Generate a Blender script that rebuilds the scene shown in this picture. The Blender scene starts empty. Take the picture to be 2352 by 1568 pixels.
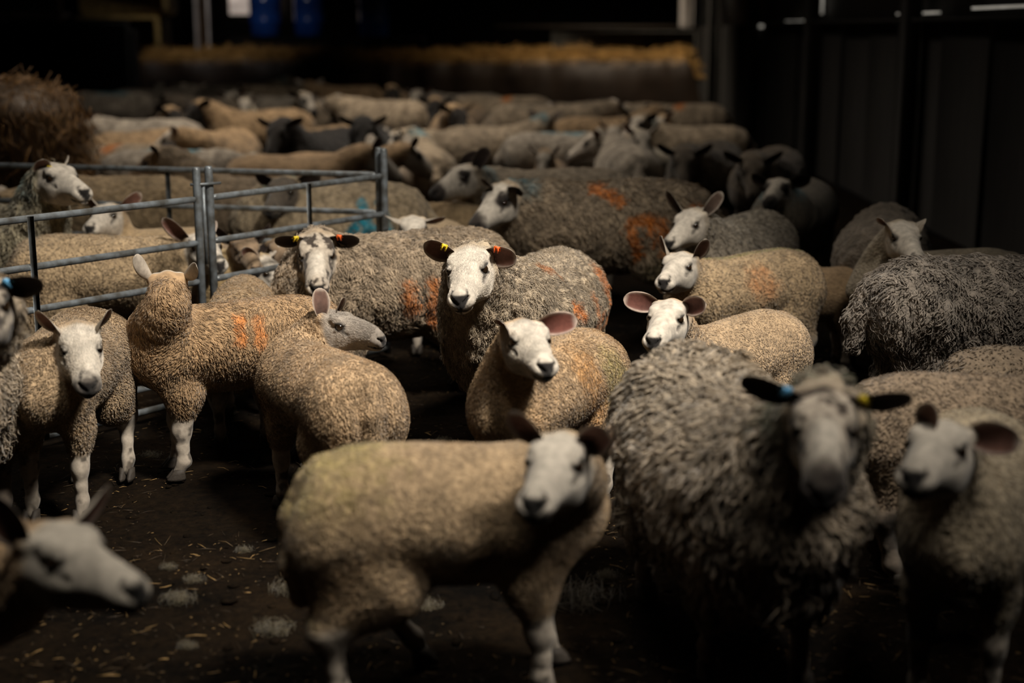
import bpy, math, random
import numpy as np
from mathutils import Vector, Matrix

rng = np.random.default_rng(7)
COL = bpy.context.scene.collection
F32 = np.float32

# ------------------------------------------------------------------ camera model
CAM_H, PITCH, FPX = 1.55, math.radians(12.4), 3267.0
_cp, _sp = math.cos(PITCH), math.sin(PITCH)
FWD = np.array([0, _cp, -_sp]); UPV = np.array([0, _sp, _cp]); RGT = np.array([1.0, 0, 0])
CAM = np.array([0, 0, CAM_H])

def ray(px, py):
    d = FWD + RGT * (px - 1176) / FPX + UPV * (784 - py) / FPX
    return d / np.linalg.norm(d)

def at(px, py, Y):                       # the point of the place seen at a pixel, at distance Y
    d = ray(px, py)
    return CAM + d * (Y / d[1])

def ground(px, py):
    d = ray(px, py)
    return CAM + d * (-CAM_H / d[2])

def proj(p):
    q = np.asarray(p, float) - CAM
    z = q @ FWD
    return 1176 + FPX * (q @ RGT) / z, 784 - FPX * (q @ UPV) / z

def on_sphere(px, py, c, L, toward):     # point at distance L of c seen at a pixel
    d = ray(px, py); q = c - CAM
    b = d @ q; cc = q @ q - L * L
    disc = b * b - cc
    if disc <= 0:
        p = CAM + d * b
        v = p - c
        return c + v / np.linalg.norm(v) * L
    r = math.sqrt(disc)
    return CAM + d * (b - r if toward > 0 else b + r)

def nrm(v):
    v = np.asarray(v, float); return v / max(np.linalg.norm(v), 1e-9)

# ------------------------------------------------------------------ numpy noise
def _h(ix, iy, iz, s):
    n = (ix * 374761393 + iy * 668265263 + iz * 2147483647 + s * 974634777) & 0xFFFFFFFF
    n = ((n ^ (n >> 13)) * 1274126177) & 0xFFFFFFFF
    n = n ^ (n >> 16)
    return (n & 0xFFFF).astype(F32) / 65535.0

def vnoise(P, sc, seed=0):
    q = np.asarray(P, float) * sc + 100.0
    i = np.floor(q).astype(np.int64); f = q - i; f = f * f * (3 - 2 * f)
    r = 0
    for dx in (0, 1):
        for dy in (0, 1):
            for dz in (0, 1):
                w = (f[:, 0] if dx else 1 - f[:, 0]) * (f[:, 1] if dy else 1 - f[:, 1]) * (f[:, 2] if dz else 1 - f[:, 2])
                r = r + w * _h(i[:, 0] + dx, i[:, 1] + dy, i[:, 2] + dz, seed)
    return r

def fbm(P, sc, seed=0, o=3):
    r = 0; a = .5; t = 0
    for k in range(o):
        r = r + a * vnoise(P, sc * 2 ** k, seed + k); t += a; a *= .5
    return r / t

def worley(P, sc, seed=0):
    q = np.asarray(P, float) * sc + 100.0
    i = np.floor(q).astype(np.int64)
    d1 = np.full(len(q), 9.0)
    for dx in (-1, 0, 1):
        for dy in (-1, 0, 1):
            for dz in (-1, 0, 1):
                c = i + np.array([dx, dy, dz])
                px = c[:, 0] + _h(c[:, 0], c[:, 1], c[:, 2], seed)
                py = c[:, 1] + _h(c[:, 0], c[:, 1], c[:, 2], seed + 11)
                pz = c[:, 2] + _h(c[:, 0], c[:, 1], c[:, 2], seed + 23)
                d = (q[:, 0] - px) ** 2 + (q[:, 1] - py) ** 2 + (q[:, 2] - pz) ** 2
                d1 = np.minimum(d1, d)
    return np.sqrt(d1)

def sstep(a, b, x):
    t = np.clip((x - a) / (b - a), 0, 1); return t * t * (3 - 2 * t)

# ------------------------------------------------------------------ distance fields
def smin(a, b, k):
    h = np.clip(.5 + .5 * (b - a) / k, 0, 1)
    return b * (1 - h) + a * h - k * h * (1 - h)

def smax(a, b, k): return -smin(-a, -b, k)

def cone(P, a, b, r1, r2, sy=None):
    a = np.asarray(a, F32); b = np.asarray(b, F32)
    if sy:
        c = .5 * (a + b)
        P = P.copy(); P[:, 1] = (P[:, 1] - c[1]) / sy + c[1]
    pa = P - a; ba = b - a
    h = np.clip((pa @ ba) / max(ba @ ba, 1e-9), 0, 1)
    d = pa - h[:, None] * ba
    return (np.sqrt((d * d).sum(1)) - (r1 + (r2 - r1) * h)) * (1 if not sy else .8)

def ell(P, c, r):
    q = (P - np.asarray(c, F32)) / np.asarray(r, F32)
    k = np.sqrt((q * q).sum(1))
    return (k - 1) * min(r)

def crom(xs, ys):
    xs = np.array(xs, float); ys = np.array(ys, float)
    t = np.linspace(xs[0], xs[-1], 160)
    m = np.gradient(ys, xs)
    i = np.clip(np.searchsorted(xs, t) - 1, 0, len(xs) - 2)
    hh = xs[i + 1] - xs[i]; u = (t - xs[i]) / hh
    y = (2 * u ** 3 - 3 * u ** 2 + 1) * ys[i] + (u ** 3 - 2 * u ** 2 + u) * hh * m[i] + (-2 * u ** 3 + 3 * u ** 2) * ys[i + 1] + (u ** 3 - u ** 2) * hh * m[i + 1]
    return t, y

def loft(P, prof, narrow=0.0, wide_top=0.0):
    x = P[:, 0]
    xs = [p[0] for p in prof]
    lo, hi = xs[0], xs[-1]
    xc = np.clip(x, lo, hi)
    t, tp = crom(xs, [p[1] for p in prof]); top = np.interp(xc, t, tp)
    t, bp = crom(xs, [p[2] for p in prof]); bot = np.interp(xc, t, bp)
    t, wp = crom(xs, [p[3] for p in prof]); w = np.maximum(np.interp(xc, t, wp), .012)
    c = .5 * (top + bot); h = np.maximum(.5 * (top - bot), .012)
    v = (P[:, 2] - c) / h
    wf = 1 - narrow * np.clip(-v, 0, 1) ** 1.5 - wide_top * np.clip(v, 0, 1) ** 1.5
    q = np.sqrt((P[:, 1] / (w * wf)) ** 2 + v * v)
    d = (q - 1) * np.minimum(w, h)
    ex = np.abs(x - xc)
    return np.where(ex > 0, np.sqrt(np.maximum(d, 0) ** 2 + ex ** 2), d)

EWE = dict(
    torso=[(-.57, .60, .52, .01), (-.53, .67, .44, .11), (-.42, .735, .36, .19), (-.22, .75, .305, .235), (0, .745, .285, .25),
           (.2, .735, .29, .235), (.34, .72, .31, .20), (.46, .67, .36, .15), (.52, .60, .43, .09), (.55, .54, .49, .01)],
    front=[(.30, .09, .47, .13), (.23, .11, .34, .08), (.25, .105, .19, .034), (.252, .105, .13, .024), (.248, .105, .075, .028), (.27, .105, .033, .023)],
    hind=[(-.34, .09, .52, .17), (-.24, .125, .38, .125), (-.40, .115, .245, .046), (-.385, .115, .15, .026), (-.37, .115, .075, .03), (-.345, .115, .033, .024)],
    neck0=(.28, 0, .56), nr=(.19, .092), hs=1.05, tail=[(-.52, 0, .60, .05), (-.575, 0, .52, .045), (-.58, 0, .44, .035)], bare=.26)
LAMB = dict(
    torso=[(-.41, .50, .44, .01), (-.38, .565, .38, .085), (-.30, .605, .325, .135), (-.12, .615, .30, .158), (.06, .605, .29, .155),
           (.2, .598, .30, .135), (.30, .57, .33, .105), (.365, .52, .37, .065), (.40, .46, .42, .01)],
    front=[(.22, .07, .42, .10), (.175, .085, .30, .062), (.19, .08, .175, .031), (.191, .08, .115, .022), (.187, .08, .065, .0245), (.207, .08, .028, .0195)],
    hind=[(-.265, .072, .435, .150), (-.195, .084, .325, .104), (-.32, .09, .215, .042), (-.30, .09, .13, .023), (-.285, .09, .065, .0255), (-.263, .09, .028, .02)],
    neck0=(.21, 0, .47), nr=(.125, .072), hs=.90, tail=[(-.36, 0, .54, .040), (-.395, 0, .46, .042), (-.405, 0, .35, .036), (-.395, 0, .27, .027)], bare=.235)

HEAD = [(-.085, .00, -.045, .012), (-.06, .038, -.075, .050), (-.015, .060, -.10, .068), (.04, .062, -.112, .073), (.085, .054, -.112, .069), (.13, .045, -.102, .058),
        (.175, .035, -.088, .049), (.21, .027, -.078, .046), (.24, .018, -.071, .045), (.26, .006, -.066, .040), (.272, -.008, -.058, .029), (.278, -.02, -.048, .012)]
HEAD_ROMAN = [(-.085, .00, -.045, .012), (-.06, .038, -.075, .050), (-.015, .058, -.10, .064), (.04, .061, -.110, .068), (.085, .058, -.108, .063), (.13, .054, -.096, .053),
        (.175, .048, -.084, .047), (.21, .040, -.076, .044), (.24, .028, -.071, .043), (.26, .014, -.067, .038), (.274, -.004, -.060, .028), (.28, -.02, -.050, .012)]


class Shape:
    """A sheep: one closed surface grown round a posed skeleton."""
    def __init__(s, kind, hp, ha, ht, feet=None, roman=False, nf=1.0, torso_k=None, hs=None, lx=1.0):
        K = dict(EWE if kind == 'ewe' else LAMB)
        for k_ in ('torso', 'front', 'hind', 'tail'): K[k_] = [(q[0] * lx,) + tuple(q[1:]) for q in K[k_]]
        K['neck0'] = (K['neck0'][0] * lx,) + K['neck0'][1:]
        s.kind, s.K = kind, K
        s.hp = np.array(hp, F32); s.a = nrm(ha).astype(F32)
        t = np.asarray(ht, float); t = nrm(t - (t @ s.a) * s.a); s.t = t.astype(F32)
        s.s = nrm(np.cross(s.t, s.a)).astype(F32)
        s.hs = hs or K['hs']; s.prof = HEAD_ROMAN if roman else HEAD
        s.tor = K['torso'] if not torso_k else [(x, .5 * (a + b) + .5 * (a - b) * torso_k, .5 * (a + b) - .5 * (a - b) * torso_k, w * torso_k) for x, a, b, w in K['torso']]
        s.legs = []
        feet = feet or {}
        for nm, key, sg in (('fl', 'front', 1), ('fr', 'front', -1), ('hl', 'hind', 1), ('hr', 'hind', -1)):
            o = np.array(feet.get(nm, (0, 0, 0)), float)
            ch = []
            for i, (x, y, z, r) in enumerate(K[key]):
                f = (0, .2, .6, .8, 1, 1)[i]
                ch.append((np.array([x, y * sg, z]) + o * f, r))
            s.legs.append(ch)
        # neck curve, from inside the chest to the back of the head
        p0 = np.array(K['neck0'], float); p3 = s.hp - s.a * .045 * s.hs - s.t * .045 * s.hs
        L = np.linalg.norm(p3 - p0)
        t0 = nrm([.8, 0, .55]); t1 = nrm(-.55 * s.a - .8 * s.t)
        p1 = p0 + t0 * L * .42; p2 = p3 + t1 * L * .34
        s.neck = []
        r0, r1 = K['nr'][0] * nf, K['nr'][1] * (.5 + .5 * nf)
        for u in np.linspace(0, 1, 8):
            p = (1 - u) ** 3 * p0 + 3 * u * (1 - u) ** 2 * p1 + 3 * u * u * (1 - u) * p2 + u ** 3 * p3
            s.neck.append((p, r0 + (r1 - r0) * u ** .8))
        s.ears = [(-.012, sg * .058, .028) for sg in (1, -1)]

    def hl(s, P):                         # into head space
        q = (P - s.hp) / s.hs
        return np.stack([q @ s.a, q @ s.s, q @ s.t], 1)

    def hw(s, v):                         # out of head space
        return s.hp + s.hs * (v[0] * s.a + v[1] * s.s + v[2] * s.t)

    def head(s, P):
        q = s.hl(P).astype(F32)
        ay = q.copy(); ay[:, 1] = np.abs(ay[:, 1])
        d = loft(q, s.prof, .42, .18)
        d = smin(d, ell(ay, (.055, .046, .036), (.036, .022, .018)), .02)      # brow
        d = smin(d, ell(ay, (.055, .042, -.058), (.055, .026, .045)), .025)    # cheek
        d = smin(d, ell(q, (.243, 0, -.024), (.030, .040, .030)), .015)        # muzzle
        d = smin(d, ell(q, (.232, 0, -.058), (.034, .031, .017)), .010)        # chin
        d = smax(d, -ell(ay, (.085, .078, .012), (.024, .018, .016)), .014)    # eye sockets
        d = smax(d, -cone(ay, (.098, .066, -.002), (.125, .052, -.02), .006, .004), .01)    # tear line
        d = smin(d, cone(ay, (.062, .064, .026), (.098, .057, .024), .007, .006), .008)     # upper lid
        d = smin(d, cone(ay, (.068, .068, -.006), (.100, .056, -.002), .005, .005), .008)   # lower lid
        for sg in (1, -1):
            e = s.ears[0 if sg > 0 else 1]
            d = smin(d, ell(q, (e[0], e[1] * .9, e[2]), (.026, .026, .022)), .02)
        d = smax(d, -cone(ay, (.279, .010, -.026), (.258, .028, -.010), .0065, .0055), .006)   # nostrils
        d = smax(d, -cone(q, (.285, 0, -.032), (.276, 0, -.052), .003, .003), .004)            # philtrum
        d = smax(d, -cone(ay, (.278, 0, -.0535), (.238, .037, -.050), .0035, .0035), .005)     # mouth
        d = smax(d, -cone(ay, (.238, .040, -.050), (.205, .044, -.040), .0035, .002), .005)
        return d * s.hs

    def field(s, P, full=False):
        P = np.asarray(P, F32)
        k = .06 if s.kind == 'ewe' else .045
        d = loft(P, s.tor, .12, .12)
        for ch in s.legs:
            (a, r), (b, r2) = ch[0], ch[1]
            d = smin(d, cone(P, a, b, r, r2, .62), k * .8)
            d = smin(d, cone(P, ch[1][0], ch[2][0], ch[1][1] * .9, ch[2][1], .8), .035)
            if a[0] < 0: d = smin(d, cone(P, a + np.array([-.03, 0, -.03]), ch[2][0] + np.array([.012, 0, .03]), r * .62, ch[2][1] * 1.05, .8), .04)
        dn = None
        for (a, r), (b, r2) in zip(s.neck[:-1], s.neck[1:]):
            c = cone(P, a, b, r, r2); dn = c if dn is None else np.minimum(dn, c)
        d = smin(d, dn, k * 1.2)
        for (x, y, z, r), (x2, y2, z2, r2) in zip(s.K['tail'][:-1], s.K['tail'][1:]):
            d = smin(d, cone(P, (x, y, z), (x2, y2, z2), r, r2), .018)
        dl = None
        for ch in s.legs:
            for i in range(2, 5):
                c = cone(P, ch[i][0], ch[i + 1][0], ch[i][1], ch[i + 1][1], .85)
                dl = c if dl is None else smin(dl, c, .012)
        dw = d
        d = smin(d, dl, .02)
        dh = s.head(P)
        d = smin(d, dh, .03)
        return (d, dw, dl, dh) if full else d

    def bounds(s):
        pts = [np.array([x, 0, z]) for x, z in ((-.62, 0), (.58, .8))] if s.kind == 'ewe' else [np.array([x, 0, z]) for x, z in ((-.5, 0), (.44, .65))]
        w = .28 if s.kind == 'ewe' else .19
        pts += [np.array([0, w, 0]), np.array([0, -w, 0])]
        for ch in s.legs: pts += [p + o for p, r in ch for o in (np.array([.04] * 3), np.array([-.04] * 3))]
        for p, r in s.neck: pts += [p + r, p - r]
        for x in (-.08, .29):
            for y in (-.09, .09):
                for z in (-.13, .08): pts.append(s.hw((x, y, z)))
        pts = np.array(pts)
        lo, hi = pts.min(0) - .03, pts.max(0) + .03
        lo[2] = min(lo[2], -.02)
        return lo, hi

    def surface(s, h):
        lo, hi = s.bounds()
        n = (np.ceil((hi - lo) / h / 4).astype(int) + 1) * 4 + 1
        H = 4 * h
        nc = (n - 1) // 4
        g = [lo[i] + H * (np.arange(nc[i]) + .5) for i in range(3)]
        C = np.stack(np.meshgrid(*g, indexing='ij'), -1).reshape(-1, 3)
        dc = s.field(C).reshape(nc)
        act = np.abs(dc) < H * 1.35
        V = np.repeat(np.repeat(np.repeat(dc, 4, 0), 4, 1), 4, 2).astype(F32)
        V = np.pad(V, ((0, 1), (0, 1), (0, 1)), mode='edge')
        idx = np.argwhere(act) * 4
        o = np.stack(np.meshgrid(*[np.arange(5)] * 3, indexing='ij'), -1).reshape(-1, 3)
        q = (idx[:, None, :] + o[None]).reshape(-1, 3)
        key = (q[:, 0] * n[1] + q[:, 1]) * n[2] + q[:, 2]
        key = np.unique(key)
        q = np.stack([key // (n[1] * n[2]), (key // n[2]) % n[1], key % n[2]], 1)
        V.reshape(-1)[key] = s.field(lo + q * h)
        V[np.abs(V) < 1e-7] = 1e-7
        verts, quads = surface_nets(V, lo, h)
        e = h * .6
        for it in range(2):
            d = s.field(verts)
            gr = np.stack([s.field(verts + np.eye(3)[i] * e) - s.field(verts - np.eye(3)[i] * e) for i in range(3)], 1) / (2 * e)
            gl = np.maximum(np.linalg.norm(gr, axis=1), .2)
            N = gr / gl[:, None]
            if it == 0: verts = verts - N * np.clip(d / gl, -h, h)[:, None] * .8
        return verts, quads, N


def surface_nets(V, org, h):
    S = V < 0
    c = np.zeros(tuple(np.array(V.shape) - 1), np.int8)
    nx, ny, nz = c.shape
    offs = [(i, j, k) for i in (0, 1) for j in (0, 1) for k in (0, 1)]
    for i, j, k in offs: c += S[i:i + nx, j:j + ny, k:k + nz]
    m = (c > 0) & (c < 8)
    ids = np.full(c.shape, -1, np.int64)
    cells = np.argwhere(m); ids[m] = np.arange(len(cells))
    acc = np.zeros((len(cells), 3)); cnt = np.zeros(len(cells))
    val = {o: V[cells[:, 0] + o[0], cells[:, 1] + o[1], cells[:, 2] + o[2]] for o in offs}
    for a in offs:
        for ax in range(3):
            if a[ax]: continue
            b = list(a); b[ax] = 1; b = tuple(b)
            va, vb = val[a], val[b]; cr = (va < 0) != (vb < 0)
            t = va[cr] / (va[cr] - vb[cr])
            p = np.tile(np.array(a, float), (cr.sum(), 1)); p[:, ax] = t
            acc[cr] += p; cnt[cr] += 1
    verts = org + h * (cells + acc / cnt[:, None])
    Q = []
    for ax in range(3):
        b, d = (ax + 1) % 3, (ax + 2) % 3
        sl = [slice(None)] * 3; s2 = [slice(None)] * 3
        sl[ax] = slice(0, -1); s2[ax] = slice(1, None)
        A, B = S[tuple(sl)], S[tuple(s2)]
        E = np.argwhere(A != B)
        ok = (E[:, b] > 0) & (E[:, d] > 0) & (E[:, b] < V.shape[b] - 1) & (E[:, d] < V.shape[d] - 1)
        E = E[ok]
        inside = A[E[:, 0], E[:, 1], E[:, 2]]
        def cid(db, dd):
            q = E.copy(); q[:, b] += db; q[:, d] += dd
            return ids[q[:, 0], q[:, 1], q[:, 2]]
        q = np.stack([cid(-1, -1), cid(0, -1), cid(0, 0), cid(-1, 0)], 1)
        q[~inside] = q[~inside][:, ::-1]
        Q.append(q)
    return verts, np.concatenate(Q)

# ------------------------------------------------------------------ mesh helpers
def mesh_np(name, V, quads=None, tris=None, mat=None, attrs=None, smooth=True):
    me = bpy.data.meshes.new(name)
    V = np.ascontiguousarray(V, F32)
    loops = []; starts = []; tot = 0
    if quads is not None and len(quads):
        loops.append(np.asarray(quads).reshape(-1)); starts.append(np.arange(len(quads)) * 4); tot = len(quads) * 4
    if tris is not None and len(tris):
        loops.append(np.asarray(tris).reshape(-1)); starts.append(tot + np.arange(len(tris)) * 3)
    L = np.concatenate(loops).astype(np.int32); ST = np.concatenate(starts).astype(np.int32)
    me.vertices.add(len(V)); me.vertices.foreach_set('co', V.reshape(-1))
    me.loops.add(len(L)); me.loops.foreach_set('vertex_index', L)
    me.polygons.add(len(ST)); me.polygons.foreach_set('loop_start', ST)
    if smooth: me.polygons.foreach_set('use_smooth', np.ones(len(ST), bool))
    for k, v in (attrs or {}).items():
        if v.ndim == 2:
            a = me.attributes.new(k, 'FLOAT_COLOR', 'POINT')
            a.data.foreach_set('color', np.concatenate([v, np.ones((len(v), 1))], 1).astype(F32).reshape(-1))
        else:
            a = me.attributes.new(k, 'FLOAT', 'POINT'); a.data.foreach_set('value', v.astype(F32))
    me.update(calc_edges=True); me.validate()
    if mat: me.materials.append(mat)
    return me

def link(name, me, parent=None):
    o = bpy.data.objects.new(name, me); COL.objects.link(o)
    if parent: o.parent = parent
    return o

class MB:
    """collects simple shapes into ONE mesh"""
    def __init__(s): s.v = []; s.q = []; s.t = []; s.n = 0
    def add(s, V, q=(), t=()):
        V = np.asarray(V, float); s.v.append(V)
        if len(q): s.q.append(np.asarray(q) + s.n)
        if len(t): s.t.append(np.asarray(t) + s.n)
        s.n += len(V); return s
    def box(s, c, size, rz=0, bev=0.0):
        x, y, z = [.5 * k for k in size]
        b = min(bev, x * .9, y * .9, z * .9)
        if b <= 0:
            V = np.array([(i, j, k) for i in (-x, x) for j in (-y, y) for k in (-z, z)])
            q = [(0, 1, 3, 2), (4, 6, 7, 5), (0, 4, 5, 1), (2, 3, 7, 6), (0, 2, 6, 4), (1, 5, 7, 3)]
            t = []
        else:
            V = []; 
            for sx in (-1, 1):
                for sy in (-1, 1):
                    for sz in (-1, 1):
                        V += [(sx * x, sy * (y - b), sz * (z - b)), (sx * (x - b), sy * y, sz * (z - b)), (sx * (x - b), sy * (y - b), sz * z)]
            V = np.array(V)
            I = lambda a, b_, c_, k: ((a * 2 + b_) * 2 + c_) * 3 + k
            q = [(I(0,0,0,0), I(0,0,1,0), I(0,1,1,0), I(0,1,0,0)), (I(1,0,0,0), I(1,1,0,0), I(1,1,1,0), I(1,0,1,0)),
                 (I(0,0,0,1), I(1,0,0,1), I(1,0,1,1), I(0,0,1,1)), (I(0,1,0,1), I(0,1,1,1), I(1,1,1,1), I(1,1,0,1)),
                 (I(0,0,0,2), I(0,1,0,2), I(1,1,0,2), I(1,0,0,2)), (I(0,0,1,2), I(1,0,1,2), I(1,1,1,2), I(0,1,1,2))]
            for a in (0, 1):
                for c_ in (0, 1):
                    q += [(I(a,c_,0,0), I(a,c_,0,1), I(a,c_,1,1), I(a,c_,1,0)), (I(a,0,c_,0), I(a,0,c_,2), I(a,1,c_,2), I(a,1,c_,0)), (I(0,a,c_,1), I(0,a,c_,2), I(1,a,c_,2), I(1,a,c_,1))]
            t = [(I(a,b_,c_,0), I(a,b_,c_,1), I(a,b_,c_,2)) for a in (0,1) for b_ in (0,1) for c_ in (0,1)]
        cr, sr = math.cos(rz), math.sin(rz)
        V = np.stack([V[:, 0] * cr - V[:, 1] * sr + c[0], V[:, 0] * sr + V[:, 1] * cr + c[1], V[:, 2] + c[2]], 1)
        return s.add(V, q, t)
    def tube(s, pts, r, n=10, cap=True):
        pts = [np.asarray(p, float) for p in pts]
        rs = r if isinstance(r, (list, tuple)) else [r] * len(pts)
        V = []; u = None
        for i, p in enumerate(pts):
            d = nrm(pts[min(i + 1, len(pts) - 1)] - pts[max(i - 1, 0)])
            if u is None: u = nrm(np.cross(d, [0, 0, 1] if abs(d[2]) < .9 else [1, 0, 0]))
            u = nrm(u - (u @ d) * d); w = np.cross(d, u)
            for k in range(n):
                a = 2 * math.pi * k / n
                V.append(p + rs[i] * (math.cos(a) * u + math.sin(a) * w))
        q = [(i * n + k, i * n + (k + 1) % n, (i + 1) * n + (k + 1) % n, (i + 1) * n + k) for i in range(len(pts) - 1) for k in range(n)]
        t = []
        if cap:
            V += [pts[0], pts[-1]]; a, b = len(V) - 2, len(V) - 1; m = (len(pts) - 1) * n
            t = [(a, (k + 1) % n, k) for k in range(n)] + [(b, m + k, m + (k + 1) % n) for k in range(n)]
        return s.add(V, q, t)
    def build(s, name, mat, parent=None, smooth=True, attrs=None):
        return link(name, mesh_np(name, np.concatenate(s.v), np.concatenate(s.q) if s.q else None, np.concatenate(s.t) if s.t else None, mat, attrs, smooth), parent)

def tag(o, label=None, cat=None, group=None, kind=None):
    if label: o['label'] = label
    if cat: o['category'] = cat
    if group: o['group'] = group
    if kind: o['kind'] = kind
    return o

# ------------------------------------------------------------------ materials
def new_mat(name):
    m = bpy.data.materials.new(name); m.use_nodes = True
    nt = m.node_tree; b = nt.nodes['Principled BSDF']
    return m, nt, b

def N(nt, typ, **kw):
    n = nt.nodes.new(typ)
    for k, v in kw.items():
        if k in n.inputs.keys() if hasattr(n.inputs, 'keys') else False: n.inputs[k].default_value = v
        else: setattr(n, k, v)
    return n

def mat_tint(name, rough=.9, bump=.5, bscale=170.0, dist=.004, sheen=0.0, var=.35, vscale=60.0, spec=.2, wool=False):
    m, nt, b = new_mat(name)
    at_ = N(nt, 'ShaderNodeAttribute', attribute_name='tint')
    tc = N(nt, 'ShaderNodeTexCoord')
    no = N(nt, 'ShaderNodeTexNoise'); no.inputs['Scale'].default_value = vscale; no.inputs['Detail'].default_value = 5
    nt.links.new(tc.outputs['Object'], no.inputs['Vector'])
    mr = N(nt, 'ShaderNodeMapRange'); mr.inputs['From Min'].default_value = .3; mr.inputs['From Max'].default_value = .7
    mr.inputs['To Min'].default_value = 1 - var; mr.inputs['To Max'].default_value = 1 + var * .6
    nt.links.new(no.outputs['Fac'], mr.inputs['Value'])
    mx = N(nt, 'ShaderNodeVectorMath', operation='SCALE')
    nt.links.new(at_.outputs['Color'], mx.inputs[0]); nt.links.new(mr.outputs['Result'], mx.inputs['Scale'])
    nt.links.new(mx.outputs['Vector'], b.inputs['Base Color'])
    b.inputs['Roughness'].default_value = rough; b.inputs['Specular IOR Level'].default_value = spec
    if sheen: b.inputs['Sheen Weight'].default_value = sheen; b.inputs['Sheen Roughness'].default_value = .5
    n2 = N(nt, 'ShaderNodeTexNoise'); n2.inputs['Scale'].default_value = bscale; n2.inputs['Detail'].default_value = 3
    nt.links.new(tc.outputs['Object'], n2.inputs['Vector'])
    bp = N(nt, 'ShaderNodeBump'); bp.inputs['Strength'].default_value = bump; bp.inputs['Distance'].default_value = dist
    if wool:
        vo = N(nt, 'ShaderNodeTexVoronoi'); vo.inputs['Scale'].default_value = bscale * .45
        nt.links.new(tc.outputs['Object'], vo.inputs['Vector'])
        wa = N(nt, 'ShaderNodeAttribute', attribute_name='wool')
        ma = N(nt, 'ShaderNodeMath', operation='MULTIPLY_ADD')   # noise - wool*voronoi
        inv = N(nt, 'ShaderNodeMath', operation='MULTIPLY'); inv.inputs[1].default_value = -1.3
        nt.links.new(wa.outputs['Fac'], inv.inputs[0])
        nt.links.new(vo.outputs['Distance'], ma.inputs[0]); nt.links.new(inv.outputs[0], ma.inputs[1]); nt.links.new(n2.outputs['Fac'], ma.inputs[2])
        nt.links.new(ma.outputs[0], bp.inputs['Height'])
        st = N(nt, 'ShaderNodeMath', operation='MULTIPLY_ADD'); st.inputs[1].default_value = bump * .85; st.inputs[2].default_value = bump * .15
        nt.links.new(wa.outputs['Fac'], st.inputs[0]); nt.links.new(st.outputs[0], bp.inputs['Strength'])
    else:
        nt.links.new(n2.outputs['Fac'], bp.inputs['Height'])
    nt.links.new(bp.outputs['Normal'], b.inputs['Normal'])
    return m

def mat_plain(name, col, rough=.6, metal=0.0, var=.25, vscale=8.0, bump=.2, bscale=40.0, dist=.004, col2=None, spec=.4, stretch=None):
    m, nt, b = new_mat(name)
    tc = N(nt, 'ShaderNodeTexCoord'); vec = tc.outputs['Object']
    if stretch:
        mp = N(nt, 'ShaderNodeMapping'); mp.inputs['Scale'].default_value = stretch
        nt.links.new(vec, mp.inputs['Vector']); vec = mp.outputs['Vector']
    no = N(nt, 'ShaderNodeTexNoise'); no.inputs['Scale'].default_value = vscale; no.inputs['Detail'].default_value = 6
    nt.links.new(vec, no.inputs['Vector'])
    cr = N(nt, 'ShaderNodeValToRGB'); c2 = col2 or tuple(c * (1 - var) for c in col)
    cr.color_ramp.elements[0].position = .35; cr.color_ramp.elements[0].color = (*c2, 1)
    cr.color_ramp.elements[1].position = .65; cr.color_ramp.elements[1].color = (*col, 1)
    nt.links.new(no.outputs['Fac'], cr.inputs['Fac']); nt.links.new(cr.outputs['Color'], b.inputs['Base Color'])
    b.inputs['Roughness'].default_value = rough; b.inputs['Metallic'].default_value = metal; b.inputs['Specular IOR Level'].default_value = spec
    if bump:
        n2 = N(nt, 'ShaderNodeTexNoise'); n2.inputs['Scale'].default_value = bscale; n2.inputs['Detail'].default_value = 5
        nt.links.new(vec, n2.inputs['Vector'])
        bp = N(nt, 'ShaderNodeBump'); bp.inputs['Strength'].default_value = bump; bp.inputs['Distance'].default_value = dist
        nt.links.new(n2.outputs['Fac'], bp.inputs['Height']); nt.links.new(bp.outputs['Normal'], b.inputs['Normal'])
    return m

M = {}
M['body'] = mat_tint('sheep_coat', bump=.7, bscale=190, dist=.006, var=.3, vscale=45, sheen=.15, wool=True)
M['body_far'] = mat_tint('sheep_coat_far', bump=.5, bscale=120, dist=.01, var=.45, vscale=14, sheen=.15, wool=True)
_nt = M['body_far'].node_tree; _oi = N(_nt, 'ShaderNodeObjectInfo'); _mr = N(_nt, 'ShaderNodeMapRange'); _mr.inputs['To Min'].default_value = .6; _mr.inputs['To Max'].default_value = 1.3
_bs = _nt.nodes['Principled BSDF']; _src = _bs.inputs['Base Color'].links[0].from_socket; _vm = N(_nt, 'ShaderNodeVectorMath', operation='SCALE')
_nt.links.new(_oi.outputs['Random'], _mr.inputs['Value']); _nt.links.new(_src, _vm.inputs[0]); _nt.links.new(_mr.outputs['Result'], _vm.inputs['Scale']); _nt.links.new(_vm.outputs['Vector'], _bs.inputs['Base Color'])
M['ear'] = mat_tint('sheep_ear', bump=.2, bscale=260, dist=.002, var=.2, vscale=70, rough=.75)
M['fleece'] = mat_tint('fleece_locks', bump=0, var=.35, vscale=25, sheen=.2, rough=.85)
M['eye'] = mat_plain('eye_gloss', (.022, .012, .006), rough=.06, var=.5, vscale=90, bump=0, spec=.7)
M['hoof'] = mat_plain('hoof_horn', (.045, .036, .028), rough=.7, vscale=60, bump=.3, bscale=120)

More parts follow.
